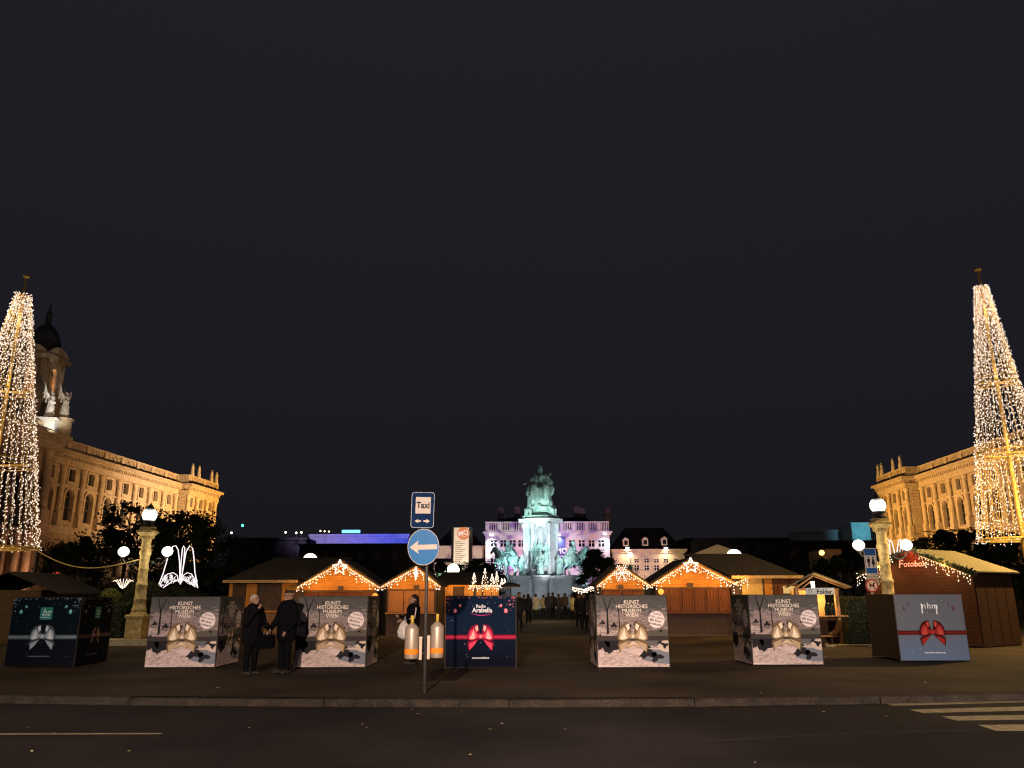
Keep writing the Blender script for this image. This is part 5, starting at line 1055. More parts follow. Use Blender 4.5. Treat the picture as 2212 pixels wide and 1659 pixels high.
# tower on the left pavilion (local frame of the left museum)
def tower(t, x, y, s=1):
    mb = MB(); mb.lathe([(5.2, 29.8), (5.2, 39.0), (5.6, 39.2), (5.6, 40.2), (5.0, 40.3)], STONED, (x, y, 0), 4, True); mb.build('tower_base', t)
    for i in range(4):
        a = i*math.pi/2; Mx = Matrix.Translation((x, y, 0)) @ Matrix.Rotation(a, 4, 'Z'); mb = MB()
        mb.holes(rect(-4.3, 4.3, 40.3, 52), [arch(0, 41.5, 47.6, 1.35)], 1.0, STONED, Mx @ front(0, -4.3, 0)); mb.build('lantern_wall', t)
        mb = MB()
        for s in (-1, 1): mb.box(*sorted((s*3.0, s*4.5)), -4.75, -4.303, 40.3, 50.8, STONE, Mx); mb.box(*sorted((s*1.45, s*1.9)), -4.5, -4.303, 41.4, 47.4, STONE, Mx)
        n = 10; A0 = [(1.4*math.cos(math.pi*k/n), 47.6+1.4*math.sin(math.pi*k/n)) for k in range(n+1)]; A1 = [(1.95*math.cos(math.pi*k/n), 47.6+1.95*math.sin(math.pi*k/n)) for k in range(n+1)]
        mb.prism(A1+A0[::-1], .2, STONE, Mx @ front(0, -4.305, 0)); mb.box(-5.2, 5.2, -5.6, -4.0, 50.8, 51.4, STONE, Mx); mb.box(-5.6, 5.6, -6.0, -4.0, 51.4, 52.0, STONE, Mx)
        mb.prism([(-5.4, 52.0), (5.4, 52.0), (4.2, 53.2), (2.2, 54.4), (0, 54.9), (-2.2, 54.4), (-4.2, 53.2)], .9, STONE, Mx @ front(0, -4.6, 0)); mb.build('tower_arcade', t)
    mb = MB(); mb.lathe([(4.6, 52.2), (4.7, 54), (4.4, 56.5), (3.6, 58.8), (2.4, 60.4), (1.2, 61.2), (1.0, 61.6)], mat('dome_copper', (.03, .035, .04), .6, .2, 3), (x, y, 0), 16); mb.build('dome', t, True)
    mb = MB(); mb.lathe([(.9, 61.6), (.9, 64), (1.2, 64.2), (.5, 65.2), (.12, 67.5), (.0, 68)], mat('dome_copper', (0, 0, 0)), (x, y, 0), 8); mb.build('finial', t)
    light('POINT', (x, y, 43), 1100, (1, .50, .25), t, .4)
_before = set(bpy.data.objects); pt = P(88, 800, 146); loc = Matrix.Rotation(-rzl, 4, 'Z') @ (pt-orgl); tower(ML, loc.x, loc.y)
for o in set(bpy.data.objects)-_before:      # real tower is slimmer than the unit design
    fz = lambda z: 29.8+(z-29.8)*.725
    if o.type == 'MESH':
        for v in o.data.vertices: v.co = Vector((loc.x+(v.co.x-loc.x)*.62, loc.y+(v.co.y-loc.y)*.62, fz(v.co.z)))
    else: o.location.z = fz(o.location.z)
# statues
STAT = mat('statue_stone', (.45, .40, .32), .8, .15, 5)
def standing(name, s, wings=False, arm=None, seed=0):
    rd = random.Random(seed); L = []; V = lambda *a: Vector(a)*s
    L += [(V(0, 0, .08), V(0, 0, .95), .30*s, .20*s), (V(0, 0, .95), V(0, 0, 1.38), .19*s, .20*s), (V(-.16, 0, 1.4), V(.16, 0, 1.4), .09*s, .09*s), (V(0, 0, 1.45), V(0, 0, 1.55), .06*s, .06*s), (V(0, -.01, 1.64), V(0, 0, 1.67), .11*s, .10*s)]
    for e in (-1, 1):
        el = V(e*.27, -.04, 1.12) if not (arm and e > 0) else V(.36, -.1, 1.45); wr = V(e*.12, -.18, 1.05) if not (arm and e > 0) else V(.4, -.1, 1.8)
        L += [(V(e*.19, 0, 1.38), el, .075*s, .06*s), (el, wr, .06*s, .045*s), (wr, wr+V(0, -.03, .05), .05*s, .045*s)]
    if wings:
        for e in (-1, 1):
            L += [(V(e*.1, .12, 1.35), V(e*.45, .25, 1.75), .09*s, .07*s), (V(e*.45, .25, 1.75), V(e*.62, .3, 2.15), .08*s, .03*s), (V(e*.4, .25, 1.65), V(e*.48, .28, 1.2), .08*s, .04*s), (V(e*.2, .2, 1.45), V(e*.28, .22, 1.0), .07*s, .03*s), (V(e*.5, .27, 1.8), V(e*.58, .3, 1.5), .06*s, .03*s)]
    return L
proto = {}
def statue(par_label, pos, s, wings=False, arm=False, rz=0, key=0, group='roofline statues'):
    k = (wings, arm, key)
    if k not in proto:
        o = blob('statue', standing('', 1.0, wings, arm, key), .035, STAT, None, .05, 8); proto[k] = o.data
        bpy.data.objects.remove(o)
    o = bpy.data.objects.new('statue', proto[k]); COL.objects.link(o); o.location = pos; o.scale = (s, s, s); o.rotation_euler = (0, 0, rz); tag(o, par_label, 'statue', group); return o
def roof_statue(u, v, Y, label, rz, **k):
    p = P(u, v, Y); 
    return statue(label, p, 1, rz=rz, **k)
zb = HC+2.3
for i, (u, Y) in enumerate(((427.5, 196), (440, 199.5), (463, 207), (475, 210))):
    # stand on the wing balustrade of the left museum
    s_ = (77.2, 80.8, 88.3, 91.3)[i]; p = MO+RX*(-90.2+2.9)+AX*s_; p.z = zb-.02; o = statue('roof statue on the left museum wing, %s from the left' % ('first', 'second', 'third', 'last')[i], p, 1.75, rz=rzl, arm=False, key=i % 2)
for i in range(4):
    s_ = (92.0, 89.7, 82.8, 78.7)[i]; p = MO+RX*(87.2-3.3)+AX*s_; p.z = zb-.02; statue('roof statue on the right museum wing, %s from the left' % ('first', 'second', 'third', 'last')[i], p, 1.75, rz=rzr, key=i % 2)
for i, (u, v, rzz) in enumerate(((105, 905, 1.1), (137, 908, 1.3))):
    Yq = 139+i*3; p = P(u, v, Yq); pb = P(u, 905+15, Yq)
    t = T('winged_statue', ('pale winged statue on a white plinth left of its twin above the left museum cornice', 'brown winged statue with raised arm on a round plinth, left museum')[i], 'statue', (p.x, Yq, 0), rzl+.3)
    z = P(u, 905, Yq).z; mb = MB(); mb.lathe([(1.5, 29.78), (1.5, z-.3), (1.8, z-.3), (1.8, z)], mat('plinth_white', (.6, .57, .52), .7) if i == 0 else STONE, n=4 if i == 0 else 14, sq=(i == 0)); mb.build('plinth', t)
    o = blob('figure', standing('', 2.9, True, i == 1), .09, mat('statue_white', (.72, .70, .66), .7) if i == 0 else STAT, t, .12, 3); o.location = (0, 0, z-.05)
    light('SPOT', (-6, -4, z-4), (3500, 700)[i], (1, .95, .85), t, .2, (0, 0, z+3), 60)

# ---------------------------------------------------------------- monument
kz = 450/1659/1.40732; YMo = 113.0
mx = lambda x: (P((1450+x*450/1659)/1.40732, 1250, YMo).x-MO.x)
mz = lambda y: lz(1169.5, (1380+y*450/1659)/1.40732, YMo)
MST = mat('monument_granite', (.44, .44, .46), .6, .15, 2.5, bump=.15); BRZ = mat('verdigris_bronze', (.44, .58, .53), .5, c2=(.13, .23, .215), scale=1.6, stretch=(1, 1, .45), bump=.4); BRZD = mat('dark_column_granite', (.10, .11, .12), .35)
MON = T('monument', 'tall granite monument with a seated bronze empress, riders and a niche, lit cyan', 'monument', tuple(MO), math.atan2(AX.y, AX.x)-math.pi/2)
t = MON; zd, zc0, zc1 = mz(1372), mz(790), mz(733)
mb = MB()
for k, r in enumerate((8.2, 7.8, 7.4)): mb.lathe([(r, k*.22), (r, k*.22+.22)], MST, n=8)
mb.build('steps', t)
mb = MB(); mb.lathe([(4.6, .66), (4.6, 1.3), (4.3, 1.5), (4.2, zd-.5), (4.6, zd-.35), (4.6, zd)], MST, n=8)
for sx in (-1, 1):
    for sy in (-1, 1):
        Mx = Matrix.Rotation(math.atan2(sy, sx), 4, 'Z'); mb.box(3.2, 7.2, -1.5, 1.5, .66, zd-.42, MST, Mx); mb.box(3.0, 7.7, -1.75, 1.75, zd-.42, zd+.002, MST, Mx)
mb.build('pedestal', t)
mb = MB(); mb.lathe([(1.25, .66), (1.45, .9), (1.05, 1.6), (1.0, 2.6), (1.15, zd-.35), (1.4, zd-.25), (1.4, zd+.02)], MST, (0, -5.2, 0), 20); mb.build('front_pedestal', t, False)
# central block with niche
mb = MB(); hw = mx(825)-mx(720); z0, z1 = zd, zc0
for i in range(4):
    Mx = Matrix.Rotation(i*math.pi/2, 4, 'Z'); mb.holes(rect(-hw, hw, z0, z1), [arch(0, z0+1.9, mz(950), hw*.78, 12)], 1.0, MST, Mx @ front(0, -2.5, 0)); mb.sheet(arch(0, z0+1.9, mz(950), hw*.80, 12), MST, Mx @ front(0, -1.55, 0))
    mb.box(-hw, hw, -2.62, -2.503, z0, z0+1.7, MST, Mx); n = 12; r0 = hw*.80; A0 = [(r0*math.cos(math.pi*k/n), mz(950)+r0*math.sin(math.pi*k/n)) for k in range(n+1)]; A1 = [(r0*1.16*math.cos(math.pi*k/n), mz(950)+r0*1.16*math.sin(math.pi*k/n)) for k in range(n+1)]; mb.prism(A1+A0[::-1], .16, MST, Mx @ front(0, -2.503, 0)); mb.box(-.22, .22, -2.75, -2.504, mz(870), mz(838), MST, Mx)
    Mc = Mx @ Matrix.Rotation(math.pi/4, 4, 'Z'); mb.box(-.9, .9, -2.9, -1.2, z0, z1, MST, Mc)
mb.build('central_block', t)
for i in range(8):
    a = -math.pi/2+((-1 if i % 2 else 1)*R(27))+(i//2)*math.pi/2; x, y = 3.15*math.cos(a), 3.15*math.sin(a); mb = MB()
    mb.lathe([(.42, z0), (.42, z0+1.7), (.36, z0+1.75), (.30, z0+1.95), (.28, zc0-1.1), (.26, zc0-.95)], MST, (x, y, 0), 14); mb.lathe([(.30, zc0-.95), (.42, zc0-.35), (.46, zc0)], MST, (x, y, 0), 10); mb.build('column', t, False)
mb = MB(); mb.lathe([(3.35, zc0+.002), (3.35, zc0+.28), (3.5, zc0+.3), (3.6, zc1-.35), (4.15, zc1-.3), (4.2, zc1-.08), (3.9, zc1)], MST, n=8); 
for k in range(40): a = k*2*math.pi/40; mb.box(-.08, .08, 3.55, 3.8, zc1-.5, zc1-.36, MST, Matrix.Rotation(a, 4, 'Z'))
mb.build('cornice', t)
zt0 = mz(720); zt1 = mz(600); zt2 = mz(545)
mb = MB(); mb.lathe([(3.5, zc1), (3.4, zt0+.2), (2.2, zt0+.5)], BRZ, n=8); mb.lathe([(1.75, zt0+.3), (1.7, zt1-.3), (1.95, zt1-.15), (1.95, zt1), (1.6, zt1+.1), (1.45, zt2)], BRZ, n=4, sq=True); mb.build('throne_base', t)
# seated corner figures
def seated_small(): return [(Vector((0, 0, .1)), Vector((0, 0, .7)), .45, .38), (Vector((0, 0, .7)), Vector((0, .0, 1.35)), .30, .26), (Vector((-.2, 0, 1.35)), Vector((.2, 0, 1.35)), .13, .13), (Vector((0, 0, 1.45)), Vector((0, 0, 1.72)), .09, .17), (Vector((-.15, -.1, .75)), Vector((-.2, -.65, .7)), .2, .17), (Vector((.15, -.1, .75)), Vector((.2, -.65, .7)), .2, .17), (Vector((-.2, -.65, .7)), Vector((-.18, -.7, .05)), .17, .16), (Vector((.2, -.65, .7)), Vector((.18, -.7, .05)), .17, .16), (Vector((-.3, 0, 1.3)), Vector((-.45, -.2, .95)), .11, .09), (Vector((-.45, -.2, .95)), Vector((-.15, -.45, .95)), .09, .07), (Vector((.3, 0, 1.3)), Vector((.5, -.2, 1.0)), .11, .09), (Vector((.5, -.2, 1.0)), Vector((.4, -.5, 1.05)), .09, .07)]
base_ = blob('allegory_figure', [(a*1.12, b*1.12, c*1.12, d*1.12) for a, b, c, d in seated_small()], .07, BRZ, None, .07, 5)
for i in range(4):
    a = i*math.pi/2+math.pi/4; o = base_ if i == 0 else dup(base_); o.parent = t; o.location = (2.45*math.cos(a-math.pi/2), 2.45*math.sin(a-math.pi/2), zt0+.25); o.rotation_euler = (0, 0, a+(0 if i else 0))
# empress
E = lambda x, z, y=0: Vector((mx(x)-mx(720), y, mz(z)))
q = 1.0
L = [(E(720, 185), E(720, 172, -.1), .42, .38), (E(720, 205, .05), E(720, 235), .20, .26), (E(720, 150, .02), E(720, 158, .05), .30, .28),
     (E(720, 270), E(720, 360), .68, .62), (E(665, 265), E(780, 262), .42, .42), (E(690, 300, -.1), E(770, 330, -.2), .6, .6),
     (E(670, 265), E(615, 300, -.3), .40, .30), (E(615, 300, -.3), E(570, 338, -.7), .25, .15), (E(570, 338, -.7), E(545, 340, -.85), .12, .12), (E(545, 338, -.85), E(528, 332, -.95), .06, .05), (E(545, 344, -.85), E(527, 348, -.95), .06, .05), (E(545, 350, -.85), E(535, 356, -.9), .06, .05),
     (E(780, 265), E(835, 320, -.1), .40, .36), (E(835, 320, -.1), E(785, 355, -.8), .34, .18), (E(785, 355, -.8), E(765, 365, -1.0), .16, .14),
     (E(690, 385, .1), E(640, 400, -1.3), .75, .66), (E(750, 385, .1), E(795, 400, -1.3), .75, .66), (E(640, 400, -1.3), E(650, 530, -1.5), .66, .62), (E(795, 400, -1.3), E(785, 530, -1.5), .66, .60), (E(650, 520, -1.4), E(785, 520, -1.4), .62, .58), (E(715, 430, -1.2), E(715, 520, -1.4), .66, .62),
     (E(600, 375, .1), E(585, 440, .0), .42, .36), (E(850, 385, .1), E(845, 440, .1), .42, .34), (E(605, 460, .1), E(600, 560, .0), .36, .34), (E(825, 460, .1), E(840, 560, .0), .36, .34), (E(720, 400, .6), E(720, 560, .5), 1.1, 1.2), (E(660, 575, -1.2), E(700, 590, -1.8), .32, .26)]
emp = blob('empress_figure', L, .05, BRZ, t, .15, 1.5)
mb = MB(); mb.tube([E(800, 340, -.9), E(838, 235, -.7)], .05, BRZ, 6); mb.ball(E(838, 232, -.7), .12, BRZ); mb.build('sceptre', t)
mb = MB(); mb.lathe([(.30, mz(150)), (.33, mz(143)), (.26, mz(140)), (.1, mz(136))], BRZ, (0, .05, 0), 12); mb.build('crown', t)
for o in list(MON.children):      # slimmer upper storey than the base octagon
    if o.type == 'MESH' and o.name.split('.')[0] in ('central_block', 'column', 'cornice', 'throne_base'):
        for v in o.data.vertices: v.co.x *= .80; v.co.y *= .80
    if o.name.split('.')[0] == 'allegory_figure': o.location.x *= .84; o.location.y *= .84; o.scale = (.9, .9, 1.0)
# horses and riders
def horse(k=1.0, lift='R'):
    V = lambda x, y, z: Vector((x, y, z)); e = 1 if lift == 'L' else -1
    L = [(V(-.62, 0, 1.35), V(.5, 0, 1.33), .35, .37), (V(-.72, 0, 1.42), V(-.6, 0, 1.3), .36, .36), (V(.55, 0, 1.45), V(.75, 0, 1.55), .34, .30), (V(.72, 0, 1.6), V(1.02, 0, 2.12), .27, .16), (V(1.02, 0, 2.14), V(1.12, 0, 2.2), .16, .14), (V(1.12, 0, 2.18), V(1.36, 0, 1.84), .13, .085), (V(1.36, 0, 1.84), V(1.40, 0, 1.78), .085, .075), (V(1.02, .06, 2.28), V(1.03, .07, 2.40), .04, .02), (V(1.02, -.06, 2.28), V(1.03, -.07, 2.40), .04, .02),
         (V(.62, 0, 1.85), V(.92, 0, 2.28), .14, .09), (V(-1.0, 0, 1.5), V(-1.2, 0, 1.2), .1, .13), (V(-1.2, 0, 1.2), V(-1.18, 0, .7), .13, .05)]
    y = e*.18; L += [(V(.62, y, 1.3), V(.98, y, 1.02), .17, .09), (V(.98, y, 1.02), V(.84, y, .66), .08, .055), (V(.84, y, .66), V(.72, y, .56), .06, .075)]
    L += [(V(.6, -y, 1.3), V(.66, -y, .68), .17, .085), (V(.66, -y, .68), V(.66, -y, .16), .07, .055), (V(.66, -y, .16), V(.72, -y, .07), .06, .085)]
    for s, dx in ((1, .16), (-1, -.1)):
        L += [(V(-.66, s*.19, 1.25), V(-.52+dx, s*.21, .92), .25, .15), (V(-.52+dx, s*.21, .92), V(-.86+dx, s*.2, .58), .13, .075), (V(-.86+dx, s*.2, .58), V(-.78+dx, s*.2, .15), .065, .055), (V(-.78+dx, s*.2, .15), V(-.71+dx, s*.2, .07), .06, .085)]
    return L
def rider():
    V = lambda x, y, z: Vector((x, y, z)); L = [(V(-.12, 0, 1.75), V(-.12, 0, 2.25), .2, .22), (V(-.12, -.2, 2.3), V(-.12, .2, 2.3), .1, .1), (V(-.12, 0, 2.38), V(-.12, 0, 2.5), .07, .07), (V(-.1, 0, 2.6), V(-.08, 0, 2.62), .125, .12), (V(-.12, 0, 2.72), V(-.1, 0, 2.74), .16, .08)]
    for s in (-1, 1): L += [(V(-.08, s*.15, 1.72), V(.25, s*.40, 1.45), .15, .12), (V(.25, s*.40, 1.45), V(.12, s*.42, .98), .11, .08), (V(.12, s*.42, .98), V(.26, s*.43, .92), .07, .06), (V(-.12, s*.24, 2.25), V(.0, s*.38, 1.95), .09, .08), (V(.0, s*.38, 1.95), V(.3, s*.15, 1.9), .075, .05)]
    L.append((V(-.3, 0, 2.2), V(-.7, 0, 1.5), .18, .22)); return L
hk = (mz(1050)-mz(1370))/2.4
def sc_(L, k): return [(a*k, b*k, c*k, d*k) for a, b, c, d in L]
for i, (x, y, rz, lf) in enumerate(((-4.6, -3.6, R(204), 'R'), (4.6, -3.6, R(-24), 'R'), (-4.4, 3.6, R(150), 'L'), (4.4, 3.6, R(30), 'L'))):
    hh = blob('horse_statue', sc_(horse(1, lf), hk), .055, BRZ, t, .03, 4); hh.location = (x, y, zd-.01); hh.rotation_euler = (0, 0, rz)
    rr2 = blob('rider', sc_(rider(), hk), .055, BRZ, hh, .05, 4)
# standing groups
def robe(s, key): return standing('', s, False, False, key)
fs = (mz(1090)-mz(1355))/1.76
fg = blob('standing_figure', robe(fs, 1), .05, BRZ, t, .12, 3.0); fg.location = (0, -5.2, zd+.0)
for i, (x, y, z, s, rz) in enumerate(((-.8, -2.35, 1.5, .9, .2), (.8, -2.35, 1.5, .95, -.2), (-.2, -2.0, 1.7, .95, .1), (-1.9, -4.2, .0, .0, .3), (-2.7, -3.7, .0, .85, .7), (2.7, -3.7, 0, .85, -.7))):
    if s == 0: continue
    o = dup(fg) ; o.parent = t; o.scale = (s, s, s); o.location = (x, y, zd+z); o.rotation_euler = (0, 0, rz)
    if i > 3: o.location.z = zd+.02; o.location.x *= .92; o.location.y *= .92

# ---------------------------------------------------------------- palace with coloured projection, wings, panel and far buildings
YQ = 230; axq = MO+AX*((YQ-113)/AX.y); PL = mat('palace_plaster', (.52, .50, .48), .85, .1, 1); DARKR = mat('dark_roof', (.005, .005, .006), .95, .3, 1, spec=0)
def palace_block(name, label, u0, u1, vtop, Y, D, win, roof, ztop=None, cat='building', bal=False, m=None, dorm=()):
    x0, x1 = xp(u0, Y), xp(u1, Y); z1 = ztop or lz((u0+u1)/2, vtop, Y); t = T(name, label, cat, ((x0+x1)/2, Y, 0)); w = (x1-x0)/2; m = m or PL; cx = (x0+x1)/2
    H = []; ws = []
    for (us, v0, v1, hw) in win:
        for u in us:
            x = xp(u, Y)-cx; za, zb_ = lz(u, v1, Y), lz(u, v0, Y); H.append(rect(x-hw, x+hw, za, zb_)); ws.append((x, za, zb_, hw))
    mb = MB(); mb.holes(rect(-w, w, 0, z1), H, .35, m, front(0, 0, 0)); mb.box(-w, w, .5, D, 0, z1-.02, m); mb.build('wall', t)
    for x, za, zb_, hw in ws:
        o = MB(); o.sheet(rect(x-hw, x+hw, za, zb_), GLASSD, front(0, .33, 0)); o.box(x-.07, x+.07, .2, .3, za, zb_, WHITEP); zm = za+(zb_-za)*.6; o.box(x-hw, x-.07, .2, .29, zm-.06, zm+.06, WHITEP); o.box(x+.07, x+hw, .2, .29, zm-.06, zm+.06, WHITEP)
        for a_, b_, c_, d_ in ((x-hw-.25, x-hw, za-.2, zb_+.25), (x+hw, x+hw+.25, za-.2, zb_+.25), (x-hw+.001, x+hw-.001, zb_, zb_+.25), (x-hw+.001, x+hw-.001, za-.25, za)): o.box(a_, b_, -.1, -.002, c_, d_, m)
        o.build('window', t)
    mb = MB(); mb.box(-w-.7, w+.7, -.9, .49, z1, z1+.5, m); mb.box(-w-.4, w+.4, -.5, .48, z1-.5, z1-.001, m); mb.build('cornice', t)
    if bal:
        mb = MB(); hb = bal; n = 10; y = -.2; mb.box(-w, w, y, y+.5, z1+.501, z1+.9, m); mb.box(-w, w, y-.05, y+.55, z1+hb-.3, z1+hb, m); bwid = 2*w/n
        for k in range(n):
            a_ = -w+k*bwid; mb.box(a_, a_+bwid*.3, y-.02, y+.52, z1+.9, z1+hb-.3, m)
            for j in range(5): xx = a_+bwid*(.37+.14*j); mb.box(xx-.12, xx+.12, y+.1, y+.4, z1+.9, z1+hb-.3, m)
        mb.build('balustrade', t)
    if roof:
        rh, inset = roof; mb = MB(); zr = z1+.5; e = [(-w, .5, zr), (w, .5, zr), (w, D, zr), (-w, D, zr), (-w+inset, D*.35, zr+rh), (w-inset, D*.35, zr+rh), (w-inset, D*.7, zr+rh), (-w+inset, D*.7, zr+rh)]
        mb.add(e, [(0, 1, 5, 4), (1, 2, 6, 5), (2, 3, 7, 6), (3, 0, 4, 7), (4, 5, 6, 7), (3, 2, 1, 0)], DARKR); mb.build('roof', t)
        for u, v in dorm:
            x = xp(u, Y)-cx; z = lz(u, v, Y); o = MB(); o.box(x-.8, x+.8, .3, D*.3, z-1.8, z, m); o.prism([(x-1.0, z), (x+1.0, z), (x, z+.8)], -3, m, front(0, .25, 0)); o.box(x-.5, x+.5, .26, .299, z-1.5, z-.2, GLASSD); o.build('dormer', t)
    return t, z1, cx, w
row = (1062, 1084, 1107, 1130, 1211, 1222, 1243, 1262, 1281, 1302)
row = tuple((1450+x*450/1659)/1.40732 for x in (188, 295, 403, 500, 962, 1080, 1190, 1302, 1412))
row2 = tuple((1450+x*450/1659)/1.40732 for x in (300, 470, 1005, 1060))
t, z1, cx, w = palace_block('palace', 'pale palace behind the monument lit purple and pink with a balustrade', 1048, 1321, 1152, YQ, 22, [(row, 1167.0, 1181, .85), (row, 1206, 1228, .9)], (4.6, 6), bal=3.3)
xo = lambda u: xp(u, YQ)-cx
for u, v0, v1 in ((1082, 1097, 1135), (1118, 1095, 1118), (1250, 1095, 1112), (1264, 1098, 1104), (1317, 1098, 1110)):
    Yc = YQ+12; mb = MB(); x = xp(u, Yc)-cx; mb.box(x-.9, x+.9, 11, 12.6, lz(u, 1148, Yc), lz(u, v0, Yc), mat('chimney', (.05, .042, .042), .9, spec=0)); mb.build('chimney', t)
mb = MB(); Yf = YQ-.6; a, b = xo(1207), xo(1222.5); mb.box(a, b, -.75, -.6, lz(1215, 1232, YQ), lz(1215, 1160, YQ), mat('blue_banner', (.07, .09, .24), .6)); text(mb, front((a+b)/2, -.75, 0), 'MQ', 0, lz(1215, 1188, YQ)-1.0, 2.1, WHITEP, .03, bold=.03)
F = front((a+b)/2, -.75, lz(1215, 1207, YQ)); mb.sheet(circ(0, 0, .85, 18), WHITEP, F, .02); mb.sheet(circ(0, 0, .6, 18), mat('blue_banner', (.07, .09, .24)), F, .04); mb.build('facade_banner', t)
for u, v, e in ((1061, 1157, 90), (1209, 1156, 60), (1310, 1155, 60)):
    mb = MB(); x = xo(u); z = lz(u, v, YQ); mb.box(x-.5, x+.5, -1.7, -1.2, z-.1, z+.15, glow('floodlight', (.9, .9, 1), 8)); mb.build('floodlight', t); light('SPOT', (x, -1.5, z-.2), 3500, (.9, .9, 1), t, .3, (x, -.1, z-6), 120, 1)
PW = mat('wing_plaster', (.55, .46, .33), .85, .12, 1)
wr = tuple((1780+x*700/2212)/1.40732 for x in (505, 602, 698, 793, 889))
tw, zw, cw, ww_ = palace_block('palace_wing', 'low warm lit palace wing right of the pink palace with three dormers', 1326, 1484, 1190, YQ+6, 14, [(wr, 1207.5, 1215, .62), (wr, 1221, 1232, .62)], (6.5, 5), m=PW, dorm=[(1357, 1166), (1400, 1165), (1442, 1164)])
for u in (1358, 1442):
    mb = MB(); x = xp(u, YQ+6)-cw; z = lz(u, 1186, YQ+6); mb.box(x-.5, x+.5, -1.6, -1.1, z+.2, z+.4, glow('floodlight', (1, .85, .65), 6)); mb.build('floodlight', tw); light('SPOT', (x, -1.6, z+.1), 2500, (1, .75, .48), tw, .3, (x, .6, z-6), 130, 1)
light('SPOT', (0, -24, 2), 14000, (1, .70, .42), tw, 1, (0, 0, zw-3), 100, 1)
tw2, zw2, cw2, _ = palace_block('palace_wing', 'low warm lit palace wing left of the pink palace, partly behind the lit panel', 935, 1045, 1183, YQ+6, 14, [], (5.5, 5), m=PW)
mb = MB(); mb.box(-10, 10, -.5, -.05, zw2-4.2, zw2-3.1, DARKR); mb.build('shade_bar', tw2)  # near-black bar stands in for a shaded band on the wall
light('SPOT', (0, -24, 2), 9000, (1, .62, .40), tw2, 1, (0, 0, zw2-3), 100, 1)
# projection lights on the palace
def gobo(loc, tgt, e, cols, scale, angle=50, seed=0):
    o = light('SPOT', loc, e, (1, 1, 1), None, .2, tgt, angle, .3, name='projector_light'); d = o.data; d.use_nodes = True; nt = d.node_tree; em = [n for n in nt.nodes if n.type == 'EMISSION'][0]
    g = nt.nodes.new('ShaderNodeNewGeometry'); tr = nt.nodes.new('ShaderNodeTexCoord'); nz = nt.nodes.new('ShaderNodeTexNoise'); mp = nt.nodes.new('ShaderNodeMapping'); mp.inputs['Location'].default_value = (seed, seed*.7, 0)
    nt.links.new(tr.outputs['Normal'], mp.inputs[0]); nt.links.new(mp.outputs[0], nz.inputs['Vector']); nz.inputs['Scale'].default_value = scale; nz.inputs['Detail'].default_value = 1.5; nz.inputs['Distortion'].default_value = 1.2
    cr = nt.nodes.new('ShaderNodeValToRGB'); nt.links.new(nz.outputs[0], cr.inputs[0]); e_ = cr.color_ramp.elements; e_[0].position = .40; e_[0].color = (*cols[0], 1); e_[1].position = .62; e_[1].color = (*cols[2], 1); x = e_.new(.50); x.color = (*cols[1], 1); cr.color_ramp.interpolation = 'EASE'
    nt.links.new(cr.outputs[0], em.inputs['Color']); return o
c0 = Vector((xp(1184, YQ), YQ, 9))
gobo((xp(1105, 190), 190, 10), (xp(1105, YQ), YQ, 11), 62000, ((.30, .15, .62), (.80, .58, .85), (.9, .78, .95)), 16, 60, 1)
gobo((xp(1262, 190), 190, 10), (xp(1262, YQ), YQ, 11), 62000, ((.42, .18, .55), (.85, .50, .78), (1.0, .42, .50)), 16, 60, 4)
# standing light panel with MQ disc
Yb = 150; t = T('information_board', 'tall backlit panel with an orange MQ disc left of the palace', 'advertising panel', (xp(996, Yb), Yb, 0)); w = (xp(1018.5, Yb)-xp(972.5, Yb))/2; z0, z1 = lz(996, 1240, Yb), lz(996, 1138, Yb)
mb = MB(); mb.box(-w, w, .0, 1.2, 0, z1, mat('panel_frame', (.42, .36, .29), .6)); mb.build('frame', t)
m = bpy.data.materials.new('backlit_cloth'); m.use_nodes = True; nt = m.node_tree; bs = nt.nodes['Principled BSDF']; bs.inputs['Base Color'].default_value = (.5, .45, .4, 1); bs.inputs['Emission Strength'].default_value = 1
tc = nt.nodes.new('ShaderNodeTexCoord'); sx = nt.nodes.new('ShaderNodeSeparateXYZ'); mr = nt.nodes.new('ShaderNodeMapRange'); cr = nt.nodes.new('ShaderNodeValToRGB'); nt.links.new(tc.outputs['Object'], sx.inputs[0]); nt.links.new(sx.outputs[2], mr.inputs[0]); mr.inputs['From Min'].default_value = z0; mr.inputs['From Max'].default_value = z1; nt.links.new(mr.outputs[0], cr.inputs[0]); cr.color_ramp.elements[0].color = (1, .78, .55, 1); cr.color_ramp.elements[1].color = (.60, .40, .27, 1); nt.links.new(cr.outputs[0], bs.inputs['Emission Color']); bs.inputs['Emission Strength'].default_value = 1.25
mb = MB(); F = front(0, -.01, 0); mb.sheet(rect(-w*.76, w*.66, z0-3, z1-.15), m, F, .02); o = mb.build('backlit_sheet', t); F2 = F @ Matrix.Translation((.15*w, lz(996, 1152.5, Yb), 0)) @ Matrix.Rotation(R(12), 4, 'Z'); mb = MB(); OG = glow('orange_disc', (.95, .28, .10), .8); mb.sheet(circ(0, 0, w*.60, 30), OG, F2, .04); text(mb, F2, 'MQ', 0, -.15*w, .62*w, glow('disc_text', (1, .8, .66), .9), .07, bold=.03)
mb.sheet(rect(-.3*w, .3*w, -.32*w, -.28*w), glow('disc_text', (1, .8, .66), .9), F2, .07); tm = glow('grey_text', (.52, .38, .26), .9)
for k in range(13): zz = lz(996, 1170+k*4.2, Yb); mb.sheet(rect(-w*.62, -w*.62+w*(.5+.55*((k*37) % 10)/10), zz-.09, zz+.09), tm, F, .05)
mb.build('disc_and_text', t)
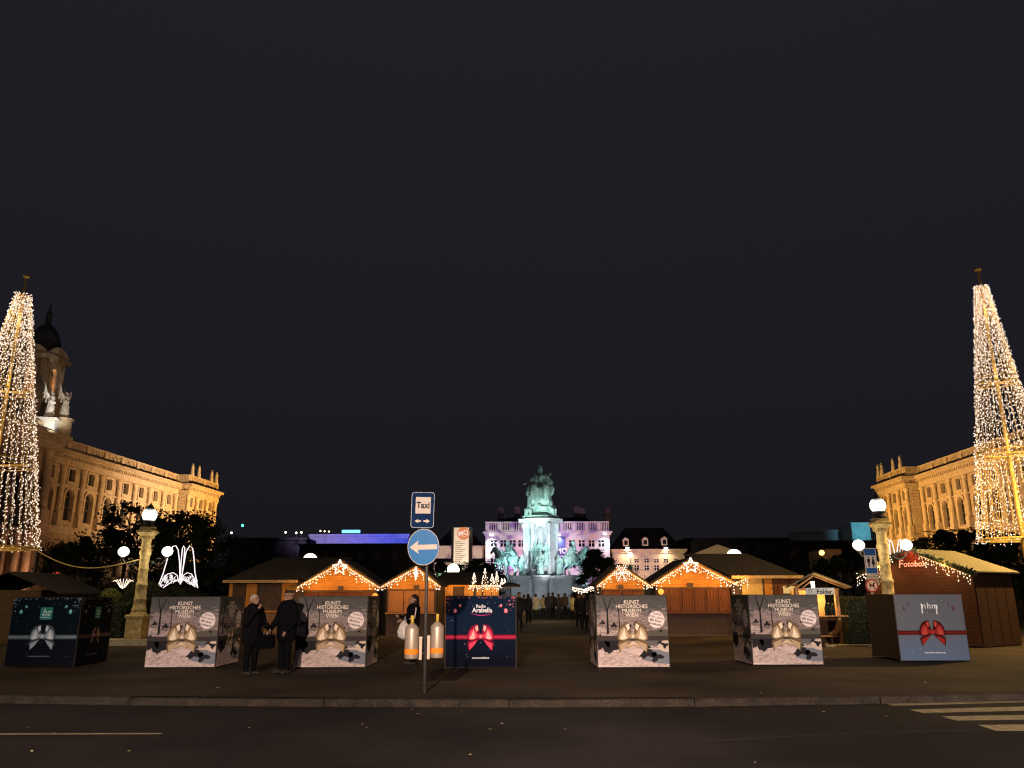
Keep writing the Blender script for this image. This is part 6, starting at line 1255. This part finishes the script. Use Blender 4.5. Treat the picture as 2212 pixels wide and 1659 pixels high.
# far dark buildings and skyline
def far(name, label, u0, u1, v, Y, c=(.03, .03, .035), D=12, win=True):
    x0, x1 = xp(u0, Y), xp(u1, Y); z = lz((u0+u1)/2, v, Y); t = T(name, label, 'building', ((x0+x1)/2, Y, 0)); w = (x1-x0)/2; m = mat('far_%s_%d' % (name, int(u0)), c, .9, .2, .6); mb = MB(); mb.box(-w, w, 0, D, 0, z, m); mb.box(-w-.3, w+.3, -.4, -.003, z-.6, z+.2, m); mb.build('wall', t)
    H = max(1, int(2*w/5)); gm = mat('far_window', (.03, .03, .04), .3)
    for k in range(H):
        x = -w+(k+.5)*2*w/H; o = MB(); o.box(x-.8, x+.8, -.06, -.004, z-4.2, z-2.2, gm); o.box(x-.06, x+.06, -.09, -.061, z-4.2, z-2.2, m); 
        if k < 24 and win: o.build('window', t)
    return t, z, (x0+x1)/2, w
far('far_building', 'long dark building on the skyline left of the blue lit wall', 485, 655, 1163, 245, (.015, .015, .018))
tb, zb_, cb, wb = far('far_building', 'long low building wall lit violet and blue on the skyline', 661, 879, 1155, 262, (.45, .45, .5), 14, False)
light('SPOT', (-wb*.85, -26, zb_+1), 16000, (.6, .45, .75), tb, .5, (-wb*.7, 0, zb_-1), 110, 1); light('SPOT', (0, -26, zb_+1), 15000, (.16, .12, .8), tb, .5, (0, 0, zb_-1), 110, 1); light('SPOT', (wb*.8, -26, zb_+1), 24000, (.02, .10, 1), tb, .5, (wb*.7, 0, zb_-1), 110, 1)
far('far_building', 'dark low building in front of the blue lit wall', 640, 945, 1175.5, 240, (.012, .012, .015))
mb = MB(); p = P(757, 1148, 264); mb.box(p.x-2.6, p.x+3.2, 263, 264, p.z-.5, p.z+.4, glow('roof_sign', (.15, .65, 1), 2.5)); tag(mb.build('roof_light_strip'), 'small glowing blue strip sign above the violet wall', 'sign')
mb = MB(); p = P(701, 1153, 264); 
for k in range(3): mb.octa((p.x+k*1.4-1.4, 264, p.z-.1*k+.9), .35, glow('roof_dots', (1, .8, .5), 3))
tag(mb.build('roof_lamps'), 'three tiny warm lights above the left end of the violet wall', 'lamp')
far('far_building', 'dark building on the skyline right of the palace wing', 1486, 1740, 1163, 245, (.022, .022, .026)); tg_, zg, cg, wg = far('far_building', 'long grey blue building behind the right huts', 1742, 1853, 1146, 235, (.26, .28, .30), 10, False)
light('SPOT', (0, -18, 3), 1200, (.8, .85, 1), tg_, .5, (0, 0, zg-2), 110, 1)
tt_, zt_, ct_, wt_ = far('far_building', 'cyan lit cube building left of the right lamp column', 1856, 1897, 1130, 228, (.3, .45, .5), 10, False); light('SPOT', (0, -14, zt_-3), 6000, (.3, .85, 1), tt_, .5, (0, 0, zt_-2), 44, 1)
far('far_building', 'dark low building before the grey blue one', 1700, 1925, 1169, 215, (.012, .012, .014))
Yg = 160; t = T('pediment_building', 'warm lit triangular pediment behind the large right hut', 'building', (xp(1557, Yg), Yg, 0)); w = (xp(1610, Yg)-xp(1503, Yg))/2; z0, z1 = lz(1557, 1199, Yg), lz(1557, 1180, Yg); mb = MB(); mb.box(-w+.3, w-.3, .3, 8, 0, z0, PW); mb.build('wall', t); mb = MB(); mb.prism([(-w, z0), (w, z0), (.1*w, z1), (-.35*w*0-.0, z1)], -1, PW, front(0, 0, 0)); mb.bar((-w-.2, -.2, z0), (0, -.2, z1+.2), .4, .3, PW); mb.bar((w+.2, -.2, z0), (0, -.2, z1+.2), .4, .3, PW); mb.build('pediment', t); light('SPOT', (0, -14, 4), 2500, (1, .72, .38), t, .5, (0, 0, z0+1), 90, 1)
t, z, c, w = far('far_building', 'small warm lit house front in the dark left of the toilet sign', 1784, 1822, 1189, 140, (.34, .22, .12), 6)
light('SPOT', (0, -9, 5), 500, (1, .6, .3), t, .3, (0, 0, z-1), 80, 1)

# ---------------------------------------------------------------- lamps of the square that light the buildings and the street
cy = (.62, 1.0, .98)
def mw(x, y, z): return MON.matrix_basis @ Vector((x, y, z)) if False else Vector((MO.x+x, MO.y+y, z))
for x, e in ((-8, 9500), (8, 8500)): light('SPOT', mw(x*1.3, -16, 2.2), e*6.0, (.58, .95, 1.0), None, .25, mw(x*.72, 0, 8.0), 38, .6, name='flood_light')
light('SPOT', mw(2.5, -17, 2.2), 15000, (.84, .95, 1), None, .25, mw(0, 0, 10), 38, .6, name='flood_light')
light('SPOT', mw(-13, -22, 3.0), 170000, (.72, 1.0, .88), None, .3, mw(0, 0, 17), 24, .6, name='flood_light'); light('SPOT', mw(12, -22, 3.0), 9000, (.80, 1.0, .9), None, .3, mw(0, 0, 17), 24, .6, name='flood_light')
light('SPOT', mw(-1, -22, 1.6), 4200, (.78, .92, 1), None, .4, mw(0, 0, 3.4), 44, .9, name='flood_light'); light('POINT', mw(0, -4.2, zd+4.6), 330, (.7, .95, 1), None, .15, name='flood_light')
def museum_lights(lat, sg, spec):
    for s, e, c in spec:
        o = MO+RX*(lat-sg*27)+AX*(s-5); o.z = 12; tgt = MO+RX*lat+AX*(s+3); tgt.z = 22; light('SPOT', o, e, c, None, .4, tgt, 74, .95, name='museum_flood')
museum_lights(-90.2, -1, ((29, 4567, (1, 0.50, 0.19)), (39, 13702, (1, 0.53, 0.20)), (49, 28927, (1, 0.58, 0.27)), (58, 57855, (1, 0.66, 0.41)), (67, 51765, (1, 0.58, 0.27)), (76, 51765, (1, 0.52, 0.14)), (87, 57855, (1, 0.50, 0.11)), (98, 36540, (1, 0.50, 0.11))))
museum_lights(87.2, 1, ((28, 18270, (1, 0.56, 0.24)), (38, 22837, (1, 0.56, 0.24)), (48, 27405, (1, 0.56, 0.22)), (58, 31972, (1, 0.54, 0.18)), (68, 34256, (1, 0.53, 0.15)), (79, 36540, (1, 0.52, 0.13)), (90, 27405, (1, 0.52, 0.13))))
o = MO+RX*(-78)+AX*8; light('SPOT', (o.x+12, o.y-14, 22), 9500, (1, .58, .30), None, .4, (o.x-8, o.y+14, 40), 60, .8, name='museum_flood')
o = MO+RX*(-80)+AX*16; light('POINT', (o.x, o.y, 4.5), 1500, (1, .45, .25), None, .5, name='portal_light')
# street lamps of the boulevard behind the photographer
def street_lamp(x, y, z, e, c, label, arm=1.2, aim=1.5, ang=165, bl=.3):
    t = T('boulevard_lamp', label, 'street lamp', (x, y, -.12), 0, 'tall boulevard lamps'); mb = MB(); mb.tube([(0, 0, 0), (0, 0, z-.3), (0, arm*.4, z), (0, arm, z+.05)], [.09, .06, .05, .04], GREY, 8); mb.build('mast', t)
    mb = MB(); mb.box(-.16, .16, arm-.1, arm+.5, z, z+.1, GREY); mb.build('lamp_head', t); mb = MB(); mb.box(-.12, .12, arm-.05, arm+.45, z-.03, z-.002, glow('street_led', (1, .8, .6), 20, True)); mb.build('lamp_glass', t); light('SPOT', (0, arm+.2, z-.08), e, c, t, .12, (0, arm+.2+aim, 0), ang, bl)
for k, (x, e, c) in enumerate(((-13, 11000, (1, .85, .78)), (-2.5, 38000, (1, .77, .62)), (5, 27000, (1, .77, .62)), (11.5, 22000, (.95, .80, .68)))):  # leftmost lamp is added to brighten the newspaper cube's print
    street_lamp(x, -9, 7.0, e, c, 'tall grey lamp behind the photographer, %s of four from the left' % ('first', 'second', 'third', 'fourth')[k], aim=18, ang=42, bl=.8)
street_lamp(19, 25, 8.0, 7500, (1, .64, .2), 'tall grey lamp beside the crosswalk outside the picture on the right')
street_lamp(-27, 22, 8.0, 3500, (1, .66, .2), 'tall grey lamp outside the picture on the left')
light('POINT', (xp(1166, 56), 54, 3.0), 260, (1, .82, .5), None, .2, name='path_fill_light'); light('POINT', (xp(1135, 50), 51, 2.6), 60, (1, .75, .3), None, .2, name='path_fill_light'); light('POINT', (xp(1235, 52), 52, 2.6), 30, (1, .5, .15), None, .2, name='path_fill_light')  # unseen lamps added over the path, the first to brighten the crowd
mb = MB(); rd = random.Random(21); LV = mat('dry_leaf', (.45, .34, .2), .8, .3, 9)
for k in range(60):
    x, y = rd.uniform(-16, 16), rd.choice((rd.uniform(9, 13.6), rd.uniform(14.3, 26))); z = -.112 if y < 13.7 else .012; a = rd.uniform(0, 6.3); r_ = rd.uniform(.02, .05)
    mb.add([(x+r_*math.cos(a), y+r_*math.sin(a), z), (x-r_*.6*math.sin(a), y+r_*.6*math.cos(a), z+.012), (x-r_*math.cos(a), y-r_*math.sin(a), z+.004), (x+r_*.5*math.sin(a), y-r_*.5*math.cos(a), z+.008)], [(0, 1, 2, 3)], LV)
tag(mb.build('fallen_leaves'), 'scattered dry leaves and scraps on the asphalt', 'leaves', kind='stuff')
